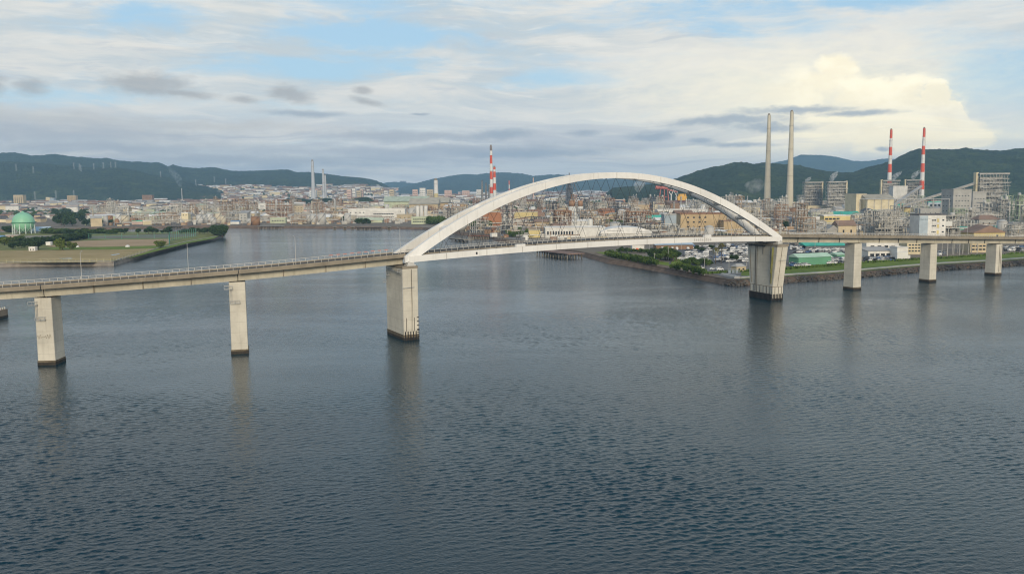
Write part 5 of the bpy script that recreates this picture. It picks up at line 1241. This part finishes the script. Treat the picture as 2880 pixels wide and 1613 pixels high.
for x, y in ((2088, 762), (2072, 735), (2060, 733), (1960, 705), (1975, 707), (2000, 700)): tree(G(x, y), rnd.uniform(3.5, 5), 4.5, 'small round tree in the car park near ' + ('the guard hut' if y > 730 else 'the far bays'), 1, 'car park trees', low=.2)
# palms
def palm(loc, h, label):
    t = thing('palm_tree', label, 'palm tree', loc, 0, 'palms by the car park'); b = MB(); b.tube((0, 0, 0), (.3, 0, h), .26, .2, 8); obj('trunk', b, m_bark, t); b = MB()
    for k in range(34):
        a = rnd.uniform(0, 6.28); dr = rnd.uniform(-.9, .5); prev = Vector((.3, 0, h)); L = rnd.uniform(2.2, 3.4)
        for j in range(1, 5):
            q = Vector((.3 + math.cos(a) * L * j / 4, math.sin(a) * L * j / 4, h + dr * j / 2 + .9 * math.sin(j * .7) - .22 * j * j)); b.bar(prev, q, .5 - .08 * j, .05); prev = q
    obj('crown', b, LEAF[3], t)
palm(G(2028, 742), 13.5, 'dry fronded palm, taller of the two by the car rows'); palm(G(2012, 742), 10.5, 'dry fronded palm, shorter of the two by the car rows')
# peninsula
for k, (x, y, h, w_, l) in enumerate([(175, 703, 12, 12, 2), (202, 702, 8, 7.5, 2), (108, 702, 11, 11, 1), (90, 695, 9, 9, 1), (451, 697, 8, 9, 2), (36, 700, 8, 8, 1), (60, 697, 7, 7, 1), (12, 690, 9, 12, 2)]):
    tree(G(x, y, LZ + .2), h, w_, 'round tree %d from the list of solitary trees on the playing fields' % (k + 1) if False else ['largest round tree at the middle of the field', 'smaller yellowish tree right of the largest field tree', 'dark round tree beside the white hut', 'dark tree behind the white hut', 'lone round bush at the right end of the field', 'dark tree left of the white hut', 'small dark tree at the courts', 'pale green tree at the left edge'][k], l, 'field trees', low=.12)
for k in range(20):
    t_ = k / 19; q = G(88 + 155 * t_, 690 - 19 * t_ + rnd.uniform(-.6, .6), LZ + .2); tree(q, 8, 11, 'tree in the dark hedge row slanting behind the field', 1, 'slanting hedge row', low=.05)
for k in range(14): q = G(-10 + 66 * k / 13, 681 - 4 * k / 13 + rnd.uniform(-.8, .8), LZ + .2); tree(q, 5.5, 8, 'tree in the green row below the pink clubhouse', 0, 'row below the clubhouse', low=.05)
for k in range(26): q = G(128 + 200 * k / 25, 657.5 + rnd.uniform(-1.2, .6), LZ + .2); tree(q, rnd.uniform(5, 8), 12, 'tree in the low belt along the creek', k % 3 % 2, 'belt along the creek', low=.05)
for k, (x, h, w_) in enumerate([(338, 7, 8), (350, 7.5, 8), (391, 7, 8), (410, 7, 7), (418, 10, 10), (428, 8.5, 9), (438, 6.5, 7), (457, 5.5, 5), (473, 9, 9), (478, 7, 7), (507, 4.5, 7), (525, 6.5, 9), (540, 8, 9), (544, 7, 7), (561, 7.5, 7), (570, 6.5, 6), (585, 9, 9), (576, 7, 7)]):
    tree(G(x, 657.5, LZ + .2), h, w_, 'umbrella shaped pine %d from the left on the creek bank' % (k + 1), 1, 'creek bank pines', 'pine_tree', low=.25)
for k in range(12): tree(G(598 + rnd.uniform(0, 30), 660 + rnd.uniform(-3, 3), LZ + .2), rnd.uniform(10, 14), rnd.uniform(9, 12), 'big dark tree in the clump at the tip of the playing field land', 1, 'tip clump', low=.1)
for k in range(24): q = G(rnd.uniform(148, 246), rnd.uniform(606, 638)); tree(q, rnd.uniform(12, 20), rnd.uniform(10, 16), 'tall dark tree in the grove right of the gas tank', 1, 'grove right of the gas tank', low=.12)
for k, x in enumerate((273, 282, 297, 310)): tree(G(x, 633.5), 10, 10, 'round tree %d from the left on the far creek wall' % (k + 1), 1, 'creek wall trees')
for k in range(12): tree(G(rnd.uniform(15, 36), rnd.uniform(650, 655)), 8, 9, 'dark tree at the foot of the gas tank', 1, 'gas tank trees', low=.08)
for k in range(16): tree(G(1208 + 42 * k / 15, 630 + rnd.uniform(-2, 2)), rnd.uniform(9, 13), 11, 'tree in the green belt right of the gatehouse', 0, 'belt right of the gatehouse', low=.08)
for k, (x, y) in enumerate([(965, 622), (972, 620), (1010, 630), (1020, 630), (1032, 630)]): tree(G(x, y), 9, 11, 'dark tree %d from the left before the white office block' % (k + 1), 1, 'trees at the office block', low=.1)
for k in range(14): tree(G(1330 + 46 * k / 13, 640 + rnd.uniform(-3, 3)), rnd.uniform(7, 11), 8, 'tree in the belt on the quay under the left of the arch', 0, 'quay belt', low=.1)
for k in range(12): tree(G(rnd.uniform(1425, 1485), rnd.uniform(655, 668)), rnd.uniform(5, 8), 6, 'leafy tree beside the cream cube', 0, 'trees at the cream cube', low=.15)
for k in range(22): tree(G(1540 + rnd.uniform(0, 250), 636 + rnd.uniform(-2, 2)), rnd.uniform(6, 10), 10, 'tree in the green strip behind the white factory', k % 2, 'strip behind the factory', low=.08)
# riprap along the right bank and the corner: uncountable rocks, one mass
rk = MB(); r_ = random.Random(5)
ico = [(0, 0, 1), (.894, 0, .447), (.276, .851, .447), (-.724, .526, .447), (-.724, -.526, .447), (.276, -.851, .447), (.724, .526, -.447), (-.276, .851, -.447), (-.894, 0, -.447), (-.276, -.851, -.447), (.724, -.526, -.447), (0, 0, -1)]
icf = [(0, 1, 2), (0, 2, 3), (0, 3, 4), (0, 4, 5), (0, 5, 1), (1, 6, 2), (2, 7, 3), (3, 8, 4), (4, 9, 5), (5, 10, 1), (6, 7, 2), (7, 8, 3), (8, 9, 4), (9, 10, 5), (10, 6, 1), (6, 11, 7), (7, 11, 8), (8, 11, 9), (9, 11, 10), (10, 11, 6)]
rp = shore[22:]
for a, b_ in zip(rp, rp[1:]):
    L = (b_ - a).length; t_ = (b_ - a).normalized(); n_ = Vector((-t_.y, t_.x, 0))
    for k in range(int(L * 3.2)):
        f = r_.random(); q = a.lerp(b_, r_.random()) + n_ * (f * 5.2 - .8); z = -.3 + f * 3.1; s_ = r_.uniform(.45, 1.05)
        sx_, sy_, sz_ = s_ * r_.uniform(.7, 1.3), s_ * r_.uniform(.7, 1.3), s_ * r_.uniform(.5, .9)
        rk.add([(q.x + v[0] * sx_ * r_.uniform(.8, 1.2), q.y + v[1] * sy_ * r_.uniform(.8, 1.2), z + v[2] * sz_) for v in ico], icf)
struct('riprap', rk, M('dark riprap stone', (.085, .075, .065), .9, .4, .5, col2=(.17, .15, .125)), kind='stuff')
# verge weeds
wdm = MB(); 
for k in range(2600):
    i = r_.randrange(len(right) - 1); q = right[i].lerp(right[i + 1], r_.random()); a, b_ = right[i], right[i + 1]; t_ = (b_ - a).normalized(); n_ = Vector((-t_.y, t_.x, 0)); q = q + n_ * r_.uniform(38, 43)
    h = r_.uniform(.5, 1.6); u = r_.uniform(0, 6.28); w_ = r_.uniform(.3, .7); d_ = Vector((math.cos(u) * w_, math.sin(u) * w_, 0)); q.z = LZ
    wdm.add([q - d_, q + d_, q + d_ * .6 + Vector((0, 0, h)), q - d_ * .7 + Vector((0, 0, h * .8))], [(0, 1, 2, 3)])
struct('verge_weeds', wdm, LEAF[0], kind='stuff')

# ------------------------------------------------------------------ cars
def car_meshes(kind):
    if kind == 'van': prof = [(-2.3, .35), (-2.3, 1.1), (-2.25, 1.9), (1.0, 1.95), (1.7, 1.25), (2.25, 1.05), (2.35, .35)]; gl = [(-2.1, 1.2), (-2.1, 1.75), (.95, 1.8), (1.5, 1.25)]
    elif kind == 'sedan': prof = [(-2.3, .35), (-2.3, .85), (-1.6, .98), (-1.0, 1.42), (.35, 1.42), (1.1, .98), (2.2, .8), (2.3, .35)]; gl = [(-1.45, 1.0), (-.95, 1.36), (.3, 1.36), (.95, 1.0)]
    else: prof = [(-1.7, .35), (-1.75, 1.0), (-1.6, 1.6), (.4, 1.65), (1.1, 1.1), (1.65, .95), (1.75, .35)]; gl = [(-1.6, 1.05), (-1.5, 1.5), (.35, 1.55), (.95, 1.1)]
    w = .84 if kind != 'van' else .9
    def rings(P, ws): return [[(x, y * ws * (1 if z < 1.05 else .86), z) for x, z in P] for y in (-1, 1)]
    body = MB(); body.sweep(rings(prof, w)); glass = MB(); glass.sweep(rings(gl, w * 1.02)); wh = []
    fr = MB(); i = 3 if kind != 'sedan' else 4
    a, c2 = prof[i], prof[i + 1]; o_ = .03
    fr.add([(a[0] + .1, -w * .78, a[1] - .04 + o_), (a[0] + .1, w * .78, a[1] - .04 + o_), (c2[0] + .02, w * .8, c2[1] + .05 + o_), (c2[0] + .02, -w * .8, c2[1] + .05 + o_)], [(0, 1, 2, 3)])
    x = 1.4 if kind != 'hatch' else 1.1
    one = MB(); one.tube((0, -.11, .33), (0, .11, .33), .33, n=12); wp = [(sx_, sy_) for sx_ in (-x, x) for sy_ in (-w + .08, w - .08)]
    allm = MB()
    for m_, i_ in ((body, 0), (glass, 1), (fr, 1)): allm.add(m_.v, m_.f, i_)
    for sx_, sy_ in wp: allm.tube((sx_, sy_ - .11, .33), (sx_, sy_ + .11, .33), .33, n=10, m=2)
    return dict(body=body.mesh('body', blank), glass=glass.mesh('side_glass', m_glass), front=fr.mesh('windscreen', m_glass), wheel=one.mesh('wheel', m_rub), wp=wp, all=allm.mesh('car_shape', [blank, m_glass, m_rub]))
CARS = {k: car_meshes(k) for k in ('van', 'sedan', 'hatch')}
PAINT = {n: M(n + ' car paint', c, .25, .02, .1, spec=.5) for n, c in dict(white=(.72, .72, .71), silver=(.45, .46, .47), black=(.02, .02, .022), grey=(.18, .185, .19), blue=(.06, .12, .26), red=(.40, .03, .03)).items()}
ncar = [0]
def car(loc, rz, where, kind=None, paint=None, parts=False, label=None):
    kind = kind or rnd.choice(['van', 'hatch', 'sedan', 'hatch', 'van']); paint = paint or rnd.choice(['white'] * 4 + ['silver'] * 4 + ['grey', 'grey', 'black', 'black', 'blue'])
    cm = CARS[kind]; word = dict(van='van', sedan='saloon car', hatch='small hatchback')[kind]
    label = label or 'parked %s %s %s' % (paint, word, where)
    if parts:
        t = thing('parked_car', label, 'car', loc, rz, 'parked cars')
        obj('body', cm['body'], PAINT[paint], t); obj('side_glass', cm['glass'], None, t); obj('windscreen', cm['front'], None, t)
        for x, y in cm['wp']: obj('wheel', cm['wheel'], None, t, (x, y, 0))
    else:
        t = obj('parked_car', cm['all'], PAINT[paint], None, loc, rz); tag(t, label, 'car', 'parked cars')
    ncar[0] += 1; return t
CZ = LZ + .1
car(G(1970, 757, CZ), R(10), '', 'van', 'white', True, 'white passenger van parked behind the short hedge')
car(G(2005, 758, CZ), R(15), '', 'sedan', 'white', True, 'white saloon car, left of the pair beside the guard hut')
car(G(2024, 759.5, CZ), R(15), '', 'van', 'white', True, 'white people carrier, right of the pair beside the guard hut')
ba = math.atan2(be.y, be.x)
def lot(px0, py0, px1, py1, rows, cols, where, fillp=.85, jit=.3, rz=None, parts=False, z=CZ):
    A, B = G(px0, py0), G(px1, py0)
    for r_i in range(rows):
        f = r_i / max(rows - 1, 1); y = py0 + (py1 - py0) * f; a, b_ = G(px0, y), G(px1, y)
        for c_ in range(cols):
            if rnd.random() > fillp: continue
            q = a.lerp(b_, (c_ + .5) / cols); q.z = z
            car(q, (R(8) if rz is None else rz) + rnd.uniform(-.03, .03) + (math.pi if rnd.random() < .5 else 0), where + ', row %d' % (r_i + 1), parts=parts)
lot(1908, 735, 2000, 694, 8, 9, 'in the left half of the car park', .62)
lot(2012, 737, 2108, 690, 10, 9, 'in the car park beside the main pier', .9)
lot(2222, 711, 2378, 690, 6, 17, 'in the rows behind the green warehouse', .9)
lot(2224, 749, 2276, 744, 3, 5, 'in front of the green warehouse left end', .95, rz=R(18), parts=True)
lot(2316, 742, 2378, 729, 5, 6, 'in front of the green warehouse right end', .95, rz=R(18), parts=True)
lot(2432, 734, 2514, 719, 5, 7, 'before the white works building', .92, rz=R(18), parts=True)
lot(2640, 718, 2662, 711, 4, 2, 'right of the second right pier', .95, rz=R(18), parts=True)
lot(2824, 706, 2880, 697, 3, 5, 'at the right edge behind the verge', .9, rz=R(18), parts=True)
p = G(2535, 731, CZ); t = thing('box_truck', 'white box truck parked beside the white works building', 'truck', p, R(12))
b = MB(); b.box((0, 0, 3.3), (8.5, 2.5, 4.6)); obj('box', b, m_wht, t); b = MB(); b.box((5.2, 0, 2.1), (1.7, 2.4, 2.4)); obj('cab', b, m_wht, t)
for x in (-2.6, 2.6, 5.2):
    for y in (-1.15, 1.15): b = MB(); b.tube((x, y - .2, .6), (x, y + .2, .6), .6, n=12); obj('wheel', b, m_rub, t)

# ------------------------------------------------------------------ pylons on the left ridge
HILLS = [o for o in bpy.data.objects if o.name.startswith(('hill', 'foothill'))]; FOOT = [o for o in HILLS if o.name.startswith('foothill')][0]
def ground_z(x, y):
    hit, p, n, i = FOOT.ray_cast(Vector((x, y, 900)), Vector((0, 0, -1)))
    return max(LZ, p.z) if hit else LZ
def on_hill(px, py):
    best = None; d = ray(px, py).normalized()
    for o in HILLS:
        hit, p, n, i = o.ray_cast(Vector((0, 0, CAM_H)), d)
        if hit and (best is None or p.length < best.length): best = p
    return best
def pylon(px, py, D, h, k):
    q = on_hill(px, py)
    if q is None: q = AT(px, D)
    t = thing('pylon', 'thin pale power pylon on the left ridge, number %d from the left' % (k + 1), 'pylon', q - Vector((0, 0, 1)), 0, 'pylons on the ridge'); b = MB()
    for z0 in range(0, int(h), 8):
        for sx_, sy_ in ((-1, -1), (1, -1), (1, 1), (-1, 1)):
            f0, f1 = 3.2 * (1 - .8 * z0 / h), 3.2 * (1 - .8 * min(z0 + 8, h) / h)
            b.bar((sx_ * f0, sy_ * f0, z0), (sx_ * f1, sy_ * f1, min(z0 + 8, h)), .4); b.bar((sx_ * f0, sy_ * f0, z0), (-sx_ * f1, sy_ * f1, min(z0 + 8, h)), .3)
    obj('mast', b, M('pylon white', (.30, .32, .33), .6), t)
    b = MB()
    for f in (.72, .84, .96): b.bar((-6, 0, h * f), (6, 0, h * f), .5)
    obj('cross_arms', b, MATS['pylon white'], t)
for k, (x, y, D) in enumerate([(46, 476, 4850), (94, 482, 4800), (208, 471, 5900), (224, 474, 5800), (228, 478, 5800), (264, 473, 5900), (291, 470, 6000), (312, 468, 6050), (325, 468, 6050), (99, 556, 3500), (158, 553, 3500), (208, 552, 3500), (551, 518, 5400), (603, 508, 5600), (635, 514, 5500), (452, 495, 5000)]): pylon(x, y + 4, D, 34, k)

# ------------------------------------------------------------------ fill the works and the town
rf = random.Random(77)
def infront(y): return y < 800
def shore_y(x):
    for a, b_ in zip(shore, shore[1:]):
        if a.x <= x <= b_.x: return a.y + (b_.y - a.y) * (x - a.x) / max(b_.x - a.x, 1e-6)
    return 1300 if x < 0 else 800
def hides(q, r, h):
    k = FPX / q.y; px, py = PJ((q.x, q.y, LZ)); yt = py - h * k
    for x0, x1, a, b_, D in LMR:
        if D > q.y and px + r * k > x0 and px - r * k < x1 and yt < b_ - .5 * (b_ - a): return True
    return False
def spot(px0, px1, d0, d1, r, tries=40, h=8):
    for _ in range(tries):
        px = rf.uniform(px0, px1); D = d0 + (d1 - d0) * rf.random() ** 1.1; q = AT(px, D)
        if q.y < shore_y(q.x) + r + 16: continue
        if free(q.x, q.y, r) and not hides(q, r, h): return q
    return None
AREA = [  # px range, distance range, steel set, wall set, roof set, count frames, sheds, tanks, columns
    (250, 760, 1300, 2300, ['brown', 'brown', 'pale', 'grey'], ['white', 'beige', 'cream', 'grey', 'palegreen'], ['grey', 'white', 'beige', 'brown', 'palegreen'], 36, 46, 24, 12),
    (760, 1300, 1350, 2600, ['brown', 'brown', 'rust', 'grey'], ['white', 'beige', 'tan', 'cream', 'pink'], ['grey', 'white', 'beige', 'brown', 'palegreen'], 52, 58, 30, 18),
    (1240, 1900, 1010, 2700, ['brown', 'brown', 'rust', 'dark', 'grey'], ['beige', 'tan', 'brown', 'cream', 'grey', 'rust', 'white'], ['grey', 'brown', 'rust', 'beige', 'dark', 'white'], 88, 80, 34, 28),
    (1880, 2320, 830, 2300, ['brown', 'grey', 'grey', 'pale'], ['beige', 'grey', 'white', 'cream', 'tan'], ['grey', 'white', 'dark', 'brown', 'beige'], 58, 48, 22, 20),
    (2280, 2980, 840, 1850, ['grey', 'pale', 'grey', 'green', 'pale'], ['grey', 'grey', 'white', 'cream', 'bluegrey', 'palegreen'], ['grey', 'white', 'teal', 'grey', 'beige', 'dark'], 110, 58, 26, 30)]
for x0, x1, d0, d1, ST, WA, RO, nf, nsd, ntk, ncl in AREA:
    for _ in range(nf):
        key = rf.choice('abcdefghabcdefg'); P = PROTO[key]; sx = rf.uniform(.75, 1.35); sz = rf.uniform(.7, 1.25)
        q = spot(x0, x1, d0, d1, P['W'] * sx * .5, h=P['H'] * sz)
        if not q: continue
        st_ = rf.choice(ST); process(key, q, rf.choice((0, .1, R(28), R(28) + R(90), -.1)), '%s %s open process frame %s' % (size_word(P['W'] * sx, P['H'] * sz), st_, zone(q.x, q.y)), sx, sz, st_)
    for _ in range(nsd):
        w = rf.uniform(10, 40); d = rf.uniform(9, 22); h = rf.uniform(4, 11) if rf.random() < .85 else rf.uniform(11, 20); q = spot(x0, x1, d0, d1, max(w, d) * .5, h=h)
        if q and q.y < 1100: w, d, h = w * .6, d * .6, h * .7
        if not q: continue
        wa, ro = rf.choice(WA), rf.choice(RO); kd = rf.choice(['flat', 'flat', 'gable', 'gable', 'gable2', 'shed', 'hip'])
        win = (max(1, int(h / 5)), max(2, int(w / 7)), 1.8, 1.3) if rf.random() < .45 else None
        building('%s %s building with %s %s roof %s' % (size_word(w, h), wa, ro, 'flat' if kd == 'flat' else 'pitched', zone(q.x, q.y)), 'building', q, w, d, h, rf.choice((0, .08, R(28), R(28), -.08)), wa, ro, kd, win, 'works_building', 'works buildings')
    for _ in range(ntk):
        dia = rf.uniform(6, 15); h = rf.uniform(7, 15); q = spot(x0, x1, d0, d1, dia, h=h)
        if not q: continue
        mt = rf.choice(['white', 'silver', 'cream', 'grey', 'silver', 'rust'])
        tank('%s %s drum tank %s' % ('wide' if dia > 11 else 'slim', mt, zone(q.x, q.y)), q, dia, h, mt, rf.choice(['cone', 'dome', 'cone']), dia > 9, group='tanks of the works')
    for _ in range(ncl):
        h = rf.uniform(14, 30); q = spot(x0, x1, d0, d1, 4, h=h)
        if q: column(q, h, rf.uniform(.8, 1.7), '%s %s column tower %s' % ('tall' if h > 22 else 'short', 'slender', zone(q.x, q.y)), rf.choice(['silver', 'white', 'grey', 'cream']))
    for _ in range(8):
        q = spot(x0, x1, d0, d1, 6); L = rf.uniform(40, 110)
        if q: pipe_rack(q, q + Vector((L, rf.uniform(-8, 25), 0)), rf.uniform(6, 11), 'raised pipe rack %s' % zone(q.x, q.y), rf.randint(3, 6), rf.choice(['pale', 'brown', 'grey']))
    for _ in range(9):
        q = spot(x0, x1, d0, d1, 5)
        if q: tree(q, rf.uniform(7, 12), rf.uniform(7, 11), 'dark tree among the works %s' % zone(q.x, q.y), 1, 'trees among the works')
# the town: the nearest houses one by one, the rest as one mass
nh = 0
for _ in range(900):
    if nh >= 260: break
    px = rf.uniform(-120, 520) if rf.random() < .75 else rf.uniform(520, 1150); D = rf.uniform(1500, 2500) if px < 300 else rf.uniform(2200, 2900); q = AT(px, D)
    w, d, h = rf.uniform(9, 17), rf.uniform(8, 12), rf.uniform(4, 6.5)
    if not free(q.x, q.y, w * .6): continue
    wa, ro = rf.choice(['white', 'cream', 'beige', 'pink', 'grey']), rf.choice(['brown', 'dark', 'grey', 'brown', 'rust', 'grey'])
    house(q, w, d, h, rf.uniform(-.4, .4) + (R(90) if rf.random() < .4 else 0), wa, ro, '%s house with %s %s roof %s' % (wa, ro, 'hipped' if nh % 3 == 0 else 'gabled', zone(q.x, q.y)), 'hip' if nh % 3 == 0 else 'gable'); nh += 1
TW = MB(); tm_ = [WALLS['white'], WALLS['cream'], WALLS['beige'], WALLS['pink'], WALLS['grey'], ROOFS['brown'], ROOFS['dark'], ROOFS['grey'], ROOFS['white'], ROOFS['rust']]
def town_house(x, y, z, w, d, h, rz, wm, rm):
    TW.box((x, y, z + h / 2), (w, d, h), rz, wm); ca, sa = math.cos(rz), math.sin(rz)
    P = [(-.55, -.57, 0), (.55, -.57, 0), (.55, .57, 0), (-.55, .57, 0), (-.55, 0, 1), (.55, 0, 1)]
    TW.add([(x + a * w * ca - b_ * d * sa, y + a * w * sa + b_ * d * ca, z + h + c_ * d * .28) for a, b_, c_ in P], [(0, 1, 5, 4), (2, 3, 4, 5), (0, 4, 3), (1, 2, 5)], rm)
for k in range(7500):
    px = rf.uniform(-150, 1950); D = 2400 + 3000 * rf.random() ** 1.15
    if px > 1300: D = rf.uniform(3000, 7500)
    if px < 420 and D > 3700: D = rf.uniform(2300, 3700)
    q = AT(px, D); z = LZ
    if 400 <= px < 1150 and D > 3800: z = ground_z(q.x, q.y) - .5
    s_ = 1 + (D - 2400) / 4000; big = rf.random() < .12
    w, d, h = rf.uniform(9, 18) * s_ * (2.2 if big else 1), rf.uniform(8, 13) * s_, rf.uniform(5, 9) * (1.8 if big else 1) * (.8 + .3 * s_)
    if not free(q.x, q.y, 6): continue
    town_house(q.x, q.y, z, w, d, h, rf.uniform(-.5, .5), rf.choice((0, 0, 1, 2, 3, 4)), rf.choice((5, 6, 7, 7, 8, 5, 9)))
struct('town_houses', TW, tm_, kind='stuff')
# town trees as one mass between the roofs
TT = MB()
for k in range(5200):
    px = rf.uniform(-150, 1700); D = rf.uniform(1900, 5200); q = AT(px, D)
    if px < 420 and D > 3700: continue
    if not free(q.x, q.y, 4): continue
    z = LZ
    if 400 <= px < 1150 and D > 3800: z = ground_z(q.x, q.y) - .5
    s_ = rf.uniform(4, 8)
    TT.add([(q.x + v[0] * s_ * rf.uniform(.6, 1.3), q.y + v[1] * s_, z + 2 + (v[2] + .4) * s_ * .75 * rf.uniform(.7, 1.2)) for v in ico], icf)
struct('town_trees', TT, LEAF[1], kind='stuff')
# ground-level clutter between the works, too small to tell apart
GC = MB(); gm = [STEEL['brown'], STEEL['grey'], STEEL['pale'], WALLS['white'], WALLS['beige'], ROOFS['brown'], ROOFS['rust'], TANK['silver'], STEEL['dark']]
for k in range(8000):
    px = rf.uniform(250, 2980); D = rf.uniform(860, 2600) if px > 1240 else rf.uniform(1320, 2500); q = AT(px, D)
    if q.y < shore_y(q.x) + 22: continue
    if hides(q, 2, 6): continue
    ty = rf.random(); m_ = rf.choice((0, 0, 1, 2, 3, 4, 5, 6, 7, 8))
    if ty < .12 and D > 1500: w, h = rf.uniform(10, 28), rf.uniform(4, 10); GC.box((q.x, q.y, LZ + h / 2), (w, rf.uniform(8, 16), h), rf.choice((0, R(28))), rf.choice((3, 4, 4, 1, 5, 6)))
    elif ty < .5: w, h = rf.uniform(2.5, 9), rf.uniform(1.5, 5); GC.box((q.x, q.y, LZ + h / 2), (w, rf.uniform(2, 6), h), rf.choice((0, R(28))), m_)
    elif ty < .75: h = rf.uniform(4, 11); GC.tube((q.x, q.y, LZ), (q.x, q.y, LZ + h), rf.uniform(.2, .5), n=6, m=rf.choice((0, 1, 2, 7)))
    else:
        L = rf.uniform(12, 50); z = LZ + rf.uniform(2, 8); a = rf.choice((0, .1, R(28))); GC.tube((q.x, q.y, z), (q.x + L * math.cos(a), q.y + L * math.sin(a), z), rf.uniform(.25, .5), n=6, m=rf.choice((0, 1, 2, 7)))
struct('yard_clutter', GC, gm, kind='stuff')

# ------------------------------------------------------------------ steam
def steam(name, px, py, D, w, h, dens, col=(.9, .9, .9), lean=0.0):
    q = AT(px, D, ZT(px, py, D)); b = MB(); n = 10
    prof = []
    for k in range(n + 1): f = k / n; prof.append((w * (.12 + .5 * math.sin(math.pi * min(f * 1.05, 1)) ** .8 * (.35 + .65 * f)), h * f))
    b.lathe(prof, 14)
    for i, v in enumerate(b.v): f = v[2] / h; b.v[i] = (v[0] + lean * h * f * f, v[1], v[2])
    b.f += [tuple(range(13, -1, -1)), tuple(range(n * 14, n * 14 + 14))]; b.m += [0, 0]
    m = bpy.data.materials.new('steam'); m.use_nodes = True; t = m.node_tree; t.nodes.clear(); qn = NG(t)
    v = t.nodes.new('ShaderNodeVolumePrincipled'); v.inputs['Color'].default_value = (*col, 1)
    nz = qn.noise(qn.n('ShaderNodeNewGeometry').outputs['Position'], 3.5 / w, 4, .65)
    qn.lk(qn.m('MULTIPLY', qn.ss(nz, .42, .68), dens), v.inputs['Density']); t.links.new(v.outputs[0], t.nodes.new('ShaderNodeOutputMaterial').inputs['Volume'])
    o = obj(name, b, None, loc=q); o.data.materials.clear(); o.data.materials.append(m); tag(o, kind='stuff')
steam('steam', 2338, 513, 1690, 14, 22, .25, lean=.5); steam('steam', 2268, 514, 1740, 12, 12, .2, lean=.7); steam('steam', 2512, 508, 1880, 16, 20, .18, lean=.8); steam('steam', 2566, 507, 1870, 16, 22, .2, lean=.7)
steam('steam', 1795, 540, 2700, 40, 42, .06, lean=.3); steam('steam', 2118, 546, 1900, 50, 34, .03, (.7, .7, .68), lean=.3); steam('smoke', 508, 530, 4300, 45, 110, .016, (.75, .8, .85), lean=-.55); steam('smoke', 879, 453, 3400, 9, 40, .02, lean=-.2)

# ------------------------------------------------------------------ haze
def make_haze(density=7.8e-5):
    b = MB(); b.box((0, 6000, 185), (20000, 13000, 380)); o = struct('haze', b, None, kind='stuff')
    m = bpy.data.materials.new('pale air'); m.use_nodes = True; t = m.node_tree; t.nodes.clear()
    v = t.nodes.new('ShaderNodeVolumePrincipled'); v.inputs['Color'].default_value = (.42, .70, 1.0, 1); v.inputs['Density'].default_value = density; v.inputs['Anisotropy'].default_value = .1
    t.links.new(v.outputs[0], t.nodes.new('ShaderNodeOutputMaterial').inputs['Volume'])
    o.data.materials.clear(); o.data.materials.append(m); return o
make_haze()
